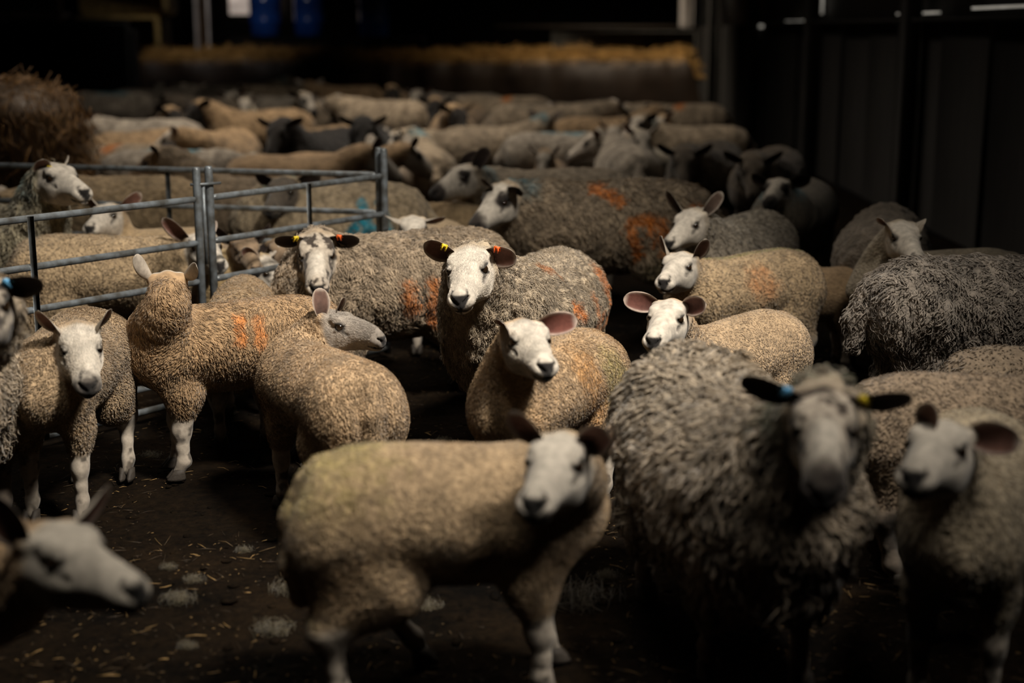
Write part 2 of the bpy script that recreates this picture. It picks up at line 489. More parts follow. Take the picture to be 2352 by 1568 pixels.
# ------------------------------------------------------------------ sheep parts
def hoof_mesh(k):
    mb = MB()
    for sg in (1, -1):
        V = []; n = 12
        for z, L, W, xo in ((0, .040, .0165, .010), (.012, .038, .0165, .007), (.03, .029, .016, .000), (.045, .022, .015, -.006)):
            for i in range(n):
                a = 2 * math.pi * i / n
                x = math.cos(a); y = math.sin(a)
                w = W * (1 - .35 * max(x, 0) ** 2)
                V.append(((x * L + xo) * k, (y * w + sg * .0165 + sg * .0) * k, z * k))
        q = [(r * n + i, r * n + (i + 1) % n, (r + 1) * n + (i + 1) % n, (r + 1) * n + i) for r in range(3) for i in range(n)]
        V += [(.01 * k, sg * .0165 * k, 0), (-.006 * k, sg * .0165 * k, .05 * k)]
        t = [(4 * n, (i + 1) % n, i) for i in range(n)] + [(4 * n + 1, 3 * n + i, 3 * n + (i + 1) % n) for i in range(n)]
        mb.add(V, q, t)
    return mesh_np('hoof', np.concatenate(mb.v), np.concatenate(mb.q), np.concatenate(mb.t), M['hoof'])

def sphere_mesh(name, r, mat, nu=16, nv=12):
    V = [(r * math.sin(math.pi * j / nv) * math.cos(2 * math.pi * i / nu), r * math.sin(math.pi * j / nv) * math.sin(2 * math.pi * i / nu), r * math.cos(math.pi * j / nv)) for j in range(1, nv) for i in range(nu)]
    q = [((j) * nu + i, (j + 1) * nu + i, (j + 1) * nu + (i + 1) % nu, j * nu + (i + 1) % nu) for j in range(nv - 2) for i in range(nu)]
    V += [(0, 0, r), (0, 0, -r)]
    t = [(len(V) - 2, i, (i + 1) % nu) for i in range(nu)] + [(len(V) - 1, (nv - 2) * nu + (i + 1) % nu, (nv - 2) * nu + i) for i in range(nu)]
    return mesh_np(name, V, q, t, mat)

_hoof = {}
_eye = {}

def ear_mesh(base, e1, e3, L, W, cup, droop, back, inner, rim, seed, fold=0.0):
    """a cupped leaf with an inner and an outer face"""
    e1 = nrm(e1); e3 = nrm(e3 - (e3 @ e1) * e1); e2 = np.cross(e3, e1)
    nu, nv = 22, 13
    V = []; C = []
    for side in (0, 1):
        for i in range(nu):
            u = i / (nu - 1)
            w = W * (.30 + .70 * math.sin(math.pi * min(.5, u * .85 + .04)) ** .9) * (1 if u < .45 else max(.04, max(0, 1 - ((u - .45) / .555) ** 2.8) ** .5))
            phi = cup * (1.25 - .75 * u)
            for j in range(nv):
                v = -1 + 2 * j / (nv - 1)
                a = phi * v
                p = np.array(base) + e1 * L * u
                x = w * math.sin(a) / max(math.sin(min(phi, 1.5)), .5); zz = w * (1 - math.cos(a)) * .9
                bend = -droop * L * u * u
                p = p + e2 * x + e3 * (zz + bend - fold * L * max(0, u - .6) ** 2 * 4)
                p = p - e3 * (.0045 * (1 - .6 * u) * (1 - .7 * abs(v)) if side else 0) * (W / .04)
                V.append(p)
                if side: c = np.array(back)
                else:
                    k = sstep(.62, .98, abs(v)); k = max(k, sstep(.84, 1, u))
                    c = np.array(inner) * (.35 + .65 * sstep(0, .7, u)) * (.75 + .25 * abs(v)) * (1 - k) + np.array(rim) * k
                C.append(c)
    V = np.array(V); C = np.array(C) * (.8 + .4 * fbm(V, 60, seed)[:, None])
    g = lambda s_, i, j: s_ * nu * nv + i * nv + j
    q = []
    for i in range(nu - 1):
        for j in range(nv - 1):
            q.append((g(0, i, j), g(0, i + 1, j), g(0, i + 1, j + 1), g(0, i, j + 1)))
            q.append((g(1, i, j), g(1, i, j + 1), g(1, i + 1, j + 1), g(1, i + 1, j)))
        for j, fl in ((0, 0), (nv - 1, 1)):
            f = (g(0, i, j), g(1, i, j), g(1, i + 1, j), g(0, i + 1, j))
            q.append(f[::-1] if fl else f)
    for j in range(nv - 1):
        q.append((g(0, nu - 1, j), g(1, nu - 1, j), g(1, nu - 1, j + 1), g(0, nu - 1, j + 1)))
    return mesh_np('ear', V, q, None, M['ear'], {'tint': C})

def locks(V, Q, Nn, wool, tint, n, length, rad, kind, seed, lift=.45, curl=.3, rmin=.6, way=None, hang=0):
    """tapered wool locks standing on the coat, as one mesh"""
    r = np.random.default_rng(seed)
    w = wool[Q].min(1)
    a = np.linalg.norm(np.cross(V[Q[:, 2]] - V[Q[:, 0]], V[Q[:, 3]] - V[Q[:, 1]]), axis=1) * .5
    p = a * (w > .75); p = p / p.sum()
    f = r.choice(len(Q), n, p=p)
    u, v = r.random(n)[:, None], r.random(n)[:, None]
    q = Q[f]
    P = (V[q[:, 0]] * (1 - u) + V[q[:, 1]] * u) * (1 - v) + (V[q[:, 3]] * (1 - u) + V[q[:, 2]] * u) * v
    Nv = (Nn[q[:, 0]] + Nn[q[:, 2]]); Nv /= np.linalg.norm(Nv, axis=1)[:, None]
    C = tint[q[:, 0]]
    flow = np.array([-.35, 0, -1.0]) if way is None else np.asarray(way)
    T = flow - (Nv @ flow)[:, None] * Nv
    sw = np.stack([fbm(P, 9, seed + i) for i in (1, 2, 3)], 1) - .5
    sw = sw * 2.2; sw -= (sw * Nv).sum(1)[:, None] * Nv
    T = T * (.75 if kind == 'ewe' else .5 if way is None else 1.6) + sw + (r.random((n, 3)) - .5) * .7
    T -= (T * Nv).sum(1)[:, None] * Nv
    T /= np.linalg.norm(T, axis=1)[:, None] + 1e-6
    B = np.cross(Nv, T)
    L = length * (rmin + (1.35 - rmin) * r.random(n))[:, None]
    R = rad * (.7 + .6 * r.random(n))
    if hang:
        lo = sstep(.52, .30, P[:, 2]); L = L * (1 + hang * lo)[:, None]; T = T + np.array([0, 0, -1.0]) * (1.2 * lo)[:, None]; T /= np.linalg.norm(T, axis=1)[:, None]; R = R * (1 + .5 * lo)
    steps = (0, .4, .75, 1.0) if kind == 'ewe' else (0, .55, 1.0)
    rr = (1.0, 1.05, .75, .12) if kind == 'ewe' else (1.0, .9, .25)
    cu = (r.random(n)[:, None] - .5) * 2 * curl
    VV = []
    for st, k in zip(steps, rr):
        c = P - Nv * rad * .5 + L * (Nv * lift * math.sin(st * 2.0) + T * st * (1 - .0 * st) + B * cu * math.sin(st * 3.0))
        for i in range(3):
            ang = 2 * math.pi * i / 3 + .5
            VV.append(c + (R * k)[:, None] * (math.cos(ang) * B + math.sin(ang) * Nv * .75))
    m = len(VV)
    VV = np.stack(VV, 1).reshape(-1, 3)
    base = (np.arange(n) * m)[:, None]
    qs = []
    for s_ in range(len(steps) - 1):
        for i in range(3):
            qs.append(base + np.array([s_ * 3 + i, s_ * 3 + (i + 1) % 3, (s_ + 1) * 3 + (i + 1) % 3, (s_ + 1) * 3 + i]))
    qs = np.concatenate(qs); e = m - 3
    ts = base + np.array([e, e + 1, e + 2])
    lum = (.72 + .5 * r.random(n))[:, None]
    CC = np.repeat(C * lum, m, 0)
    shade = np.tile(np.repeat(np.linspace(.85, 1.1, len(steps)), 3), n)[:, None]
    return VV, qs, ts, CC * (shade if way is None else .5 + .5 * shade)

WOOL = {'ewe': (.40, .315, .22), 'lamb': (.47, .32, .185), 'tan': (.35, .235, .13), 'grey': (.33, .285, .23), 'black': (.02, .017, .015), 'dark': (.12, .095, .07), 'pale': (.52, .46, .36)}
SKIN = (.53, .475, .40); DARK = (.035, .028, .024)

def paint(sh, V, Nn, d, face='white', wool_col='ewe', dirt=.5, marks=(), seed=0, dark_nose=False):
    _, dw, dl, dh = sh.field(V, True)
    q = sh.hl(V)
    K = sh.K
    ishead = sstep(.012, -.012, dh - np.minimum(dw, dl)) * sstep(-.075, -.045, q[:, 0] - np.clip(-q[:, 2] - .06, 0, 1) * .9)
    bare = sstep(K['bare'] + .03, K['bare'] - .03, V[:, 2] + .03 * (vnoise(V, 30, seed) - .5)) * sstep(.02, -.005, dl - np.minimum(dw + .02, .03) + .0)
    bare = np.where(V[:, 2] < K['bare'] * .6, 1, bare)
    wool = (1 - ishead) * (1 - bare)
    wc = np.array(WOOL[wool_col]) if isinstance(wool_col, str) else np.array(wool_col)
    n1 = fbm(V, 7, seed + 5); n2 = fbm(V, 28, seed + 9)
    C = wc * (.74 + .52 * n1)[:, None]
    # belly and rump grubby, back pale
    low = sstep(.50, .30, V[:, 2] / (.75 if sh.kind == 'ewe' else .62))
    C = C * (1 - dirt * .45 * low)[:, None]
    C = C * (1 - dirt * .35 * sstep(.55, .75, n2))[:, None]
    # face
    skin = np.array(SKIN if face not in ('mottled', 'dark', 'black', 'brown') else {'mottled': (.42, .36, .29), 'dark': (.10, .08, .06), 'black': (.02, .017, .015), 'brown': (.25, .175, .11)}[face])
    S = skin * (.85 + .3 * n2)[:, None]
    a, s_, t = q[:, 0], q[:, 1], q[:, 2]; ab = np.abs(s_)
    if face in ('mottled',):
        m = fbm(V, 38, seed + 3)
        blaze = sstep(.04, .02, ab) * sstep(.08, .14, a) * sstep(.25, .2, a)
        dk = sstep(.50, .60, m + .10 * sstep(.12, .0, a) - .35 * blaze)
        S = S * (1 - dk)[:, None] + np.array((.05, .038, .03)) * dk[:, None]
        S = S * (1 - blaze)[:, None] + np.array(SKIN) * blaze[:, None]
    if dark_nose:
        k = sstep(.19, .245, a + (.02 if face == 'mottled' else .09) * (fbm(V, 45, seed + 2) - .5) - (0 if face == 'mottled' else .018))[:, None] * .9; S = S * (1 - k) + np.array(DARK) * k
    if face == 'patch':                   # pale with dark muzzle, eye patches and ears
        m = fbm(V, 22, seed + 3) - .5
        dk = np.maximum(sstep(.19, .235, a + .05 * m), sstep(.05, .03, np.hypot(a - .075, (t - .02)) + .05 * m) * sstep(.02, .04, ab))
        S = S * (1 - dk)[:, None] + np.array(DARK) * dk[:, None]
    if face == 'lambgrey':
        S = S * np.array((.62, .60, .60)) * (1 - .3 * sstep(.12, .22, a))[:, None]
    # warmer crown where the wool starts
    crown = sstep(.03, -.06, a)
    S = S * (1 - crown[:, None] * (1 - np.array((.80, .70, .58))))
    bk = sstep(.004, -.03, a - .35 * np.clip(ab - .03, 0, 1))[:, None] * .9; S = S * (1 - bk) + wc * (.8 + .4 * n2)[:, None] * bk
    # eye surround, nose, mouth
    er = np.hypot((a - .083) / 1.25, t - .012) + .006 * (n2 - .5)
    ed = sstep(.026, .016, er) * sstep(.035, .045, ab)
    ed = np.maximum(ed, .75 * sstep(.012, .004, np.abs(t + .008 + (a - .1) * .5)) * sstep(.09, .1, a) * sstep(.135, .115, a) * sstep(.035, .045, ab))
    nm = (fbm(V, 60, seed + 4) - .5) * .03
    pw = .025 * sstep(-.060, -.010, t) ** .9 + .003        # Y shaped nose pad
    nz = sstep(.242, .252, a + nm) * sstep(pw + .003, pw - .002, ab + nm * .25) * sstep(.004, -.003, t - .012 * sstep(.262, .245, a))
    nz = np.maximum(nz, sstep(.0055, .0025, np.abs(t + .0535 - .10 * np.clip(ab - .025, 0, 1))) * sstep(.205, .22, a))
    lip = sstep(.245, .27, a) * (.25 + .4 * (fbm(V, 90, seed + 21) > .52))
    dkm = np.clip(np.maximum(np.maximum(ed * .93, nz), lip * (t < -.03) * (t > -.062)), 0, 1)
    S = S * (1 - dkm)[:, None] + np.array((.016, .014, .013)) * dkm[:, None]
    B = np.array((.43, .37, .30) if face not in ('mottled', 'dark', 'black', 'brown') else (.20, .16, .125) if face != 'black' else (.02, .017, .015)) * (.8 + .4 * n2)[:, None]
    sp = sstep(.56, .66, fbm(V, 24, seed + 7))[:, None] * .8
    B = B * (1 - sp) + np.array((.04, .032, .025)) * sp
    low2 = sstep(.09, .02, V[:, 2])[:, None] * .6
    B = B * (1 - low2) + np.array((.05, .04, .03)) * low2
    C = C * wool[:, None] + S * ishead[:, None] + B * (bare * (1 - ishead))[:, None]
    for mk in marks:
        side, pts, wd, col, st = mk
        if side == 'top': X = V[:, :2]; vis = sstep(.0, .5, Nn[:, 2])
        elif side == 'neck': X = None
        else: X = V[:, [0, 2]]; vis = sstep(-.1, .3, Nn[:, 1] * side)
        if side == 'neck':
            c = sh.neck[5][0]; dd = np.linalg.norm(V - (c + np.array([0, 0, .06])), axis=1); vis = 1
        else:
            dd = np.full(len(V), 9.0)
            if len(pts) == 1: dd = np.linalg.norm(X - np.array(pts[0]), axis=1)
            for p, r_ in zip(pts[:-1], pts[1:]):
                p = np.array(p); r_ = np.array(r_); e = r_ - p
                h_ = np.clip(((X - p) @ e) / (e @ e), 0, 1)
                dd = np.minimum(dd, np.linalg.norm(X - p - h_[:, None] * e, axis=1))
        k = sstep(wd * 1.35, wd * .5, dd + wd * 1.1 * (fbm(V, 45, seed + 31) - .5)) * vis * st * wool * (.6 + .4 * sstep(.35, .6, fbm(V, 70, seed + 17)))
        C = C * (1 - k)[:, None] + np.array(col) * k[:, None] * (.6 + .8 * n2)[:, None]
    return C, wool

def make_sheep(name, kind, shape, h, face='white', wool_col='ewe', dirt=.5, marks=(), seed=0, fleece=None, clump=0.0, clump_sc=26, ears=None,
               ear_size=(.135, .040), ear_cup=1.05, ear_droop=.10, ear_open=None, ear_col=None, tags=(), hooves=True, eyes=True, ear_to=None, face_hair=0, bodymat='body', dark_nose=False):
    sh = shape
    root = bpy.data.objects.new(name, None); COL.objects.link(root); root.empty_display_size = .1
    V, Q, Nn = sh.surface(h)
    C, wool = paint(sh, V, Nn, None, face, wool_col, dirt, marks, seed, dark_nose)
    if clump:
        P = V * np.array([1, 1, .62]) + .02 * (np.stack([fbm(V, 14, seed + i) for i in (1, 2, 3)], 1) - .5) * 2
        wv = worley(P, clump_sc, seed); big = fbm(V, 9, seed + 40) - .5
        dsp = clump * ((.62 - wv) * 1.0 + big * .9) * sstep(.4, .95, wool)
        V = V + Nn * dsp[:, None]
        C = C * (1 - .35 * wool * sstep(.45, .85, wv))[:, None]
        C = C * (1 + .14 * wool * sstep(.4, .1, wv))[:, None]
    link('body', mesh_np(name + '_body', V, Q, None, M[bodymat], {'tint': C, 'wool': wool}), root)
    if fleece:
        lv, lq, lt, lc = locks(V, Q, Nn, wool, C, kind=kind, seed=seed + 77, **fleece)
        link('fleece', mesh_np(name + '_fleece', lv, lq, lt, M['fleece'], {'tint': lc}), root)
    if face_hair:
        q = sh.hl(V); hd = (wool < .3) & (q[:, 0] > -.05) & (q[:, 0] < .225 + .03 * vnoise(V, 90, seed)) & (V[:, 2] > .4) & (C.mean(1) > .12)
        lv, lq, lt, lc = locks(V, Q, Nn, hd.astype(float), np.minimum(C * 1.3, .75), face_hair, .009, .00075, 'lamb', seed + 99, lift=.12, curl=.4, way=-sh.a * .9 + sh.t * .2)
        link('face_hair', mesh_np(name + '_hair', lv, lq, lt, M['fleece'], {'tint': lc}), root)
    hs = sh.hs
    if eyes:
        if hs not in _eye: _eye[hs] = sphere_mesh('eye', .0165 * hs, M['eye'])
        for sg in (1, -1):
            e = link('eye', _eye[hs], root); e.location = sh.hw((.083, sg * .0555, .010))
    dkear = face in ('mottled', 'dark', 'black', 'brown', 'patch')
    back, inner, rim = ear_col or ((((.07, .055, .045) if face != 'black' else (.02, .017, .015)), (.035, .022, .018), (.09, .07, .055)) if dkear else ((.44, .385, .32), (.20, .10, .075), (.44, .37, .31)))
    if ear_open is None: ear_open = (.9, .25, -.15) if kind == 'ewe' else (.62, .75, -.05)
    for i, sg in enumerate((1, -1)):
        b = sh.hw((sh.ears[i][0] - .002, sh.ears[i][1] * .95, sh.ears[i][2] + .002))
        if ears and ears[i] is not None: e1 = nrm(ears[i])
        else:
            v = (-.28, sg * .95, .10) if kind == 'ewe' else (-.22, sg * .8, .50)
            e1 = nrm(v[0] * sh.a + v[1] * sh.s + v[2] * sh.t)
        op = (ear_open[0], sg * ear_open[1], ear_open[2])
        e3 = nrm(op[0] * sh.a + op[1] * sh.s + op[2] * sh.t)
        if ear_to: e3 = e3 * (1 - ear_to[0][i]) + np.asarray(ear_to[1]) * ear_to[0][i]
        k = hs if kind == 'ewe' else hs * 1.0
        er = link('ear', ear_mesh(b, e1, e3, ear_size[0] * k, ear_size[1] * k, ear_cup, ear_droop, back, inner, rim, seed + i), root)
        for tg in tags:
            if tg[0] != sg: continue
            e3n = nrm(e3 - (e3 @ e1) * e1); e2 = np.cross(e3n, e1)
            if e2[2] < 0: e2 = -e2
            c = b + e1 * ear_size[0] * k * .48 + e2 * ear_size[1] * k * .86 + e3n * ear_size[1] * k * .35
            mb = MB(); w = .007 * k
            for q_ in (-1, 1):
                mb.tube([c + e1 * w * q_ - e2 * .012 - e3n * .008, c + e1 * w * q_ + e2 * .004 - e3n * .005, c + e1 * w * q_ + e2 * .006 + e3n * .003, c + e1 * w * q_ - e2 * .013 + e3n * .008], .0035, 8)
            mb.tube([c - e1 * w * 1.3 + e2 * .005, c + e1 * w * 1.3 + e2 * .005], .006, 8)
            mb.build('ear_tag', M[tg[1]], er)
    if hooves:
        k = 1.0 if kind == 'ewe' else .85
        if k not in _hoof: _hoof[k] = hoof_mesh(k)
        for ch in sh.legs:
            p = ch[5][0]; o = link('hoof', _hoof[k], root)
            o.location = (p[0] + .004, p[1], p[2] - (.033 if kind == 'ewe' else .028))
    return root

# ==================================================================== THE SCENE
for n_, c_ in (('tag_yellow', (.80, .60, .03)), ('tag_orange', (.85, .13, .02)), ('tag_blue', (.16, .50, .85))):
    M[n_] = mat_plain(n_, c_, rough=.45, bump=0, var=.2)
ORANGE, BLUE, GREEN = (.72, .22, .03), (.02, .22, .30), (.10, .22, .17)

def X_at(px, Y, z=.45): return (px - 1176) / FPX * (Y * _cp + (CAM_H - z) * _sp)

def sheep(kind, label, px, Y, az, poll=None, nose=None, tips=(None, None), sc=1.0, roll=0, h=None, group=None, headrel=None, upv=None, feet=None,
          roman=False, nf=1.0, torso_k=None, X=None, hs=None, face_cam=None, lx=1.0, **kw):
    """stand a sheep with its middle at column px and distance Y, facing az; head by its crown and nose"""
    X = X_at(px, Y) if X is None else X
    A = math.radians(az); ca, sa = math.cos(A), math.sin(A)
    O = np.array([X, Y, 0])
    toL = lambda p: np.array([(p[0] - O[0]) * ca + (p[1] - O[1]) * sa, -(p[0] - O[0]) * sa + (p[1] - O[1]) * ca, p[2] - O[2]]) / sc
    dirL = lambda v: np.array([v[0] * ca + v[1] * sa, -v[0] * sa + v[1] * ca, v[2]])
    hs = hs or (EWE if kind == 'ewe' else LAMB)['hs']
    eardirs = [None, None]
    if poll is not None:
        hpW = at(*poll)
        nW = on_sphere(nose[0], nose[1], hpW, .277 * hs * sc, nose[2])
        v = nrm(nW - hpW)
        up = np.array(upv if upv is not None else (0, 0, 1.0)); up = nrm(up - (up @ v) * v)
        side = np.cross(up, v)
        v2 = nrm(v + up * .07)                       # nose tip lies a little under the head axis
        r_ = math.radians(roll); up2 = nrm(up - (up @ v2) * v2); side = np.cross(up2, v2)
        up2 = up2 * math.cos(r_) + side * math.sin(r_)
        hp, ha, ht = toL(hpW), dirL(v2), dirL(up2)
    else:
        hr = headrel or ((.66, 0, .86), (.85, 0, -.5))
        hp, ha, ht = np.array(hr[0], float), nrm(hr[1]), np.array([0, 0, 1.0])
        if kind == 'lamb' and not headrel: hp = np.array((.47, 0, .70))
    sh = Shape(kind, hp, ha, ht, feet, roman, nf, torso_k, hs, lx)
    toW = lambda l: O + np.array([l[0] * ca - l[1] * sa, l[0] * sa + l[1] * ca, l[2]]) * sc
    if any(tips):
        es = kw.get('ear_size', (.135, .042))[0] * hs * sc
        bs = [toW(sh.hw(e)) for e in sh.ears]
        order = [0, 1] if proj(bs[0])[0] < proj(bs[1])[0] else [1, 0]
        for tpx, i in zip(tips, order):
            if tpx is not None:
                eardirs[i] = dirL(on_sphere(tpx[0], tpx[1], bs[i], es, tpx[2]) - bs[i])
        if face_cam:                                  # how far each ear opens to the viewer: left, right
            f = [0, 0]; f[order[0]], f[order[1]] = face_cam
            kw['ear_to'] = (f, dirL(nrm(CAM - toW(hp))))
        if 'tagv' in kw:                              # tags given as seen: left, right
            tg = kw.pop('tagv')
            kw['tags'] = [((1, -1)[order[k]], tg[k]) for k in (0, 1) if tg[k]]
    kw.pop('tagv', None)
    root = make_sheep(kind, kind, sh, h or .007, ears=eardirs, **kw)
    root.location = O; root.rotation_euler.z = A; root.scale = (sc,) * 3
    tag(root, label, 'sheep' if kind == 'ewe' else 'lamb', group)
    return root

LW = dict(n=30000, length=.0095, rad=.0015, lift=.5)
EWB = dict(n=14000, length=.030, rad=.0026, lift=.3, curl=.8)
LWB = dict(n=9000, length=.011, rad=.0022, lift=.35)

# ---- in front
sheep('lamb', 'white-faced lamb in the near left corner, blurred head in profile facing right', -345, 2.68, 2, poll=(118, 1262, 2.60), nose=(322, 1362, 1),
      tips=((-40, 1150, 1), (268, 1125, -1)), sc=1.02, h=.008, wool_col='lamb', face='white', fleece=dict(n=7000, length=.010, rad=.0022), seed=1)
sheep('lamb', 'cream lamb standing side-on nearest the middle, head turned back to the left', 1046, 3.14, 9, poll=(1292, 1048, 2.96), nose=(1222, 1166, 1),
      tips=((1172, 958, 1), (1390, 1000, 1)), sc=1.0, torso_k=1.05, lx=.91, h=.0055, wool_col=(.43, .305, .18), face='white', fleece=dict(n=22000, length=.008, rad=.0016, lift=.25), seed=2,
      face_cam=(.5, .9), feet=dict(hr=(-.02, 0, 0), hl=(.17, .10, 0), fr=(.02, 0, 0), fl=(.07, .06, 0)), marks=[('top', [(-.3, 0)], .16, (.36, .30, .09), .55)], dirt=.6)
sheep('lamb', 'lamb with its rump and long tail to the camera, grey face in profile looking right', 738, 4.38, 121, poll=(757, 742, 4.60), nose=(882, 782, 1),
      tips=((736, 662, -1), (792, 692, 1)), sc=.93, hs=.80, face_cam=(.2, .5), h=.005, wool_col=(.46, .318, .185), face='lambgrey', roman=True, fleece=LW, seed=3, face_hair=6000, ear_col=((.40, .34, .28), (.15, .085, .065), (.40, .33, .27)), ear_open=(.6, .6, -.1))
sheep('lamb', 'white-faced lamb facing the camera by the lower left of the gate, black spotted nose', 152, 4.55, -90, poll=(180, 780, 4.32), nose=(204, 893, 1),
      tips=((82, 724, 1), (256, 722, 1)), sc=1.0, h=.005, wool_col=(.40, .285, .17), fleece=LW, seed=4, face_hair=6000, dark_nose=True, dirt=.7, feet=dict(hl=(0, .02, 0), hr=(0, .03, 0)), lx=.95)
sheep('lamb', 'tan lamb side-on along the gate, turning the back of its head to the camera', 528, 4.93, 199, poll=(386, 658, 4.80), nose=(388, 668, -1),
      tips=((301, 588, 1), (462, 612, 1)), sc=1.0, ear_size=(.14, .030), h=.0055, wool_col=(.40, .26, .14), fleece=dict(n=20000, length=.016, rad=.0016, lift=.2), seed=5,
      marks=[(1, [(-.02, .56), (-.02, .5)], .022, ORANGE, .6), (1, [(-.09, .56), (-.09, .48)], .022, ORANGE, .5)], ear_open=(.7, .5, 0), dirt=.7)
sheep('ewe', 'shaggy ewe cut off by the left edge, dark ear with a light blue tag', -185, 3.98, -86, poll=(-44, 690, 3.52), nose=(-60, 800, 1),
      tips=((-150, 680, 1), (90, 655, 1)), sc=.98, h=.008, face='mottled', wool_col='ewe', clump=.02, fleece=EWB, seed=6, tagv=(None, 'tag_blue'))
# ---- the two in focus
sheep('ewe', 'sharp white-faced ewe in the middle with yellow and orange ear tags', 1216, 5.34, 247, poll=(1082, 606, 4.84), nose=(1054, 694, 1),
      tips=((972, 566, 1), (1185, 598, 1)), sc=.90, h=.0048, wool_col=(.42, .335, .235), torso_k=1.06, hs=1.13, clump=.024, clump_sc=30, fleece=dict(n=60000, length=.019, rad=.0014, lift=.32, curl=1.0, hang=1.0), seed=7, face_hair=9000,
      tagv=('tag_yellow', 'tag_orange'), ear_size=(.112, .043), ear_cup=.9, roll=-5, nf=1.42,
      marks=[(1, [(.16, .60), (.05, .57)], .035, ORANGE, .95), (1, [(-.12, .60), (-.12, .48)], .03, ORANGE, .8), (1, [(-.34, .66), (-.37, .45)], .045, ORANGE, .9), (1, [(-.22, .50), (-.26, .42)], .03, ORANGE, .8), ('top', [(.22, .12), (.08, .14)], .03, ORANGE, .5)])
sheep('lamb', 'sharp pink-eared lamb in front of the tagged ewe, looking to the right', 1252, 4.34, 241, poll=(1202, 774, 4.02), nose=(1258, 848, 1),
      tips=((1150, 752, 1), (1325, 738, 1)), sc=.96, h=.0045, wool_col=(.47, .32, .18), fleece=LW, seed=8, face_hair=9000, face='white', face_cam=(.4, .9),
      ear_col=((.58, .5, .44), (.22, .08, .06), (.52, .42, .35)), marks=[(1, [(-.04, .52), (-.1, .38)], .07, (.50, .24, .06), .6), (1, [(-.2, .50), (-.24, .4)], .07, (.30, .27, .08), .6)])
# ---- right
sheep('ewe', 'big ragged ewe walking at the camera, dark drooping ears with blue and yellow tags', 1678, 3.40, 281, poll=(1893, 946, 2.86), nose=(1893, 1142, 1),
      tips=((1706, 884, 1), (2088, 925, 1)), sc=.925, h=.007, face='mottled', wool_col=(.36, .29, .21), clump=.042, clump_sc=19, roman=True, torso_k=1.04,
      fleece=dict(n=20000, length=.042, rad=.0036, lift=.36, curl=.9, hang=.55), seed=9, nf=.86, dark_nose=True, tagv=('tag_blue', 'tag_yellow'), ear_size=(.165, .040), feet=dict(fl=(.02, 0, 0), fr=(-.10, 0, 0), hl=(.05, 0, 0), hr=(-.04, 0, 0)),
      marks=[('neck', [], .12, GREEN, .5), (-1, [(-.2, .55), (-.3, .5)], .05, (.4, .16, .04), .4)])
sheep('lamb', 'lamb in the lower right, white face turned to the left with a dark eye', 2225, 3.22, 250, poll=(2168, 1022, 2.90), nose=(2094, 1102, 1),
      tips=((2138, 950, 1), (2338, 1018, 1)), sc=1.0, h=.007, wool_col=(.42, .34, .23), fleece=LWB, seed=10, face_cam=(.3, .8))
sheep('lamb', 'dim woolly lamb behind the lower right lamb, rump beside the ragged ewe', 2260, 3.92, 4, sc=.97, h=.008, wool_col=(.27, .20, .135), face='brown', fleece=LWB, seed=11, dirt=.8)
sheep('lamb', 'dim lamb at the right edge, only its back showing over another lamb', 2440, 4.36, 0, sc=.93, h=.009, wool_col=(.25, .19, .13), fleece=dict(n=5000, length=.013, rad=.003), seed=12)
sheep('ewe', 'large dark shaggy ewe standing side-on at the right edge', 2290, 5.22, 8, sc=.96, h=.009, wool_col=(.27, .23, .19), face='dark', clump=.028, clump_sc=18, fleece=EWB, seed=13, headrel=((.68, -.1, .72), (.8, -.2, -.6)))
sheep('lamb', 'cream lamb peering over the back of the ragged ewe, pink ears wide', 1672, 4.88, 224, poll=(1540, 722, 4.58), nose=(1498, 788, 1),
      tips=((1433, 688, 1), (1616, 702, 1)), sc=.91, hs=.94, h=.006, wool_col=(.50, .355, .215), fleece=dict(n=18000, length=.008, rad=.0017, lift=.3), seed=14, face_cam=(.8, .9), ear_col=((.58, .5, .44), (.15, .06, .045), (.52, .42, .35)))
sheep('lamb', 'cream lamb with a green streak along its back, second row right of centre', 1700, 6.0, 214, poll=(1566, 608, 5.72), nose=(1522, 652, 1),
      tips=((1512, 548, 1), (1624, 556, 1)), sc=1.0, h=.008, wool_col=(.47, .34, .20), fleece=LWB, seed=15, face='white', marks=[('top', [(.2, 0), (-.35, 0)], .02, (.25, .25, .08), .7), (1, [(.0, .5)], .08, ORANGE, .35)])
sheep('ewe', 'pale-faced shorn-looking sheep with raised ears behind the streaked lamb', 1694, 6.92, 238, poll=(1592, 506, 6.52), nose=(1535, 562, 1),
      tips=((1522, 440, 1), (1664, 440, 1)), sc=.87, hs=1.02, h=.009, wool_col=(.36, .31, .24), seed=16, face='white', clump=.008, ear_col=((.30, .26, .21), (.12, .08, .06), (.34, .29, .24)), ear_size=(.15, .034), fleece=dict(n=7000, length=.016, rad=.004))
sheep('ewe', 'ewe with orange numbers sprayed on its flank and a black and white face', 1385, 7.42, 184, poll=(1158, 448, 7.22), nose=(1086, 524, 1),
      tips=((1110, 420, 1), (1190, 440, 1)), sc=1.03, h=.009, wool_col=(.36, .275, .185), seed=17, face='patch', clump=.016, fleece=EWB,
      marks=[(1, [(.06, .73), (-.06, .67)], .028, ORANGE, 1), (1, [(-.14, .40), (-.1, .57), (-.2, .59), (-.26, .57), (-.28, .42)], .026, ORANGE, 1), (1, [(-.2, .58), (-.22, .46)], .022, ORANGE, 1), (1, [(-.44, .62), (-.42, .45)], .04, ORANGE, 1),
             (1, [(-.3, .3)], .12, (.16, .13, .03), .6), ('neck', [], .10, BLUE, .6)])
sheep('ewe', 'black-muzzled ewe with one ear up, behind the orange-numbered ewe', 1250, 8.35, 181, poll=(1072, 402, 8.1), nose=(992, 446, 1),
      tips=((1120, 330, 1), (1120, 338, 1)), sc=1.0, h=.011, wool_col=(.32, .26, .19), seed=18, face='patch', clump=.014, marks=[('neck', [], .10, BLUE, .7)])
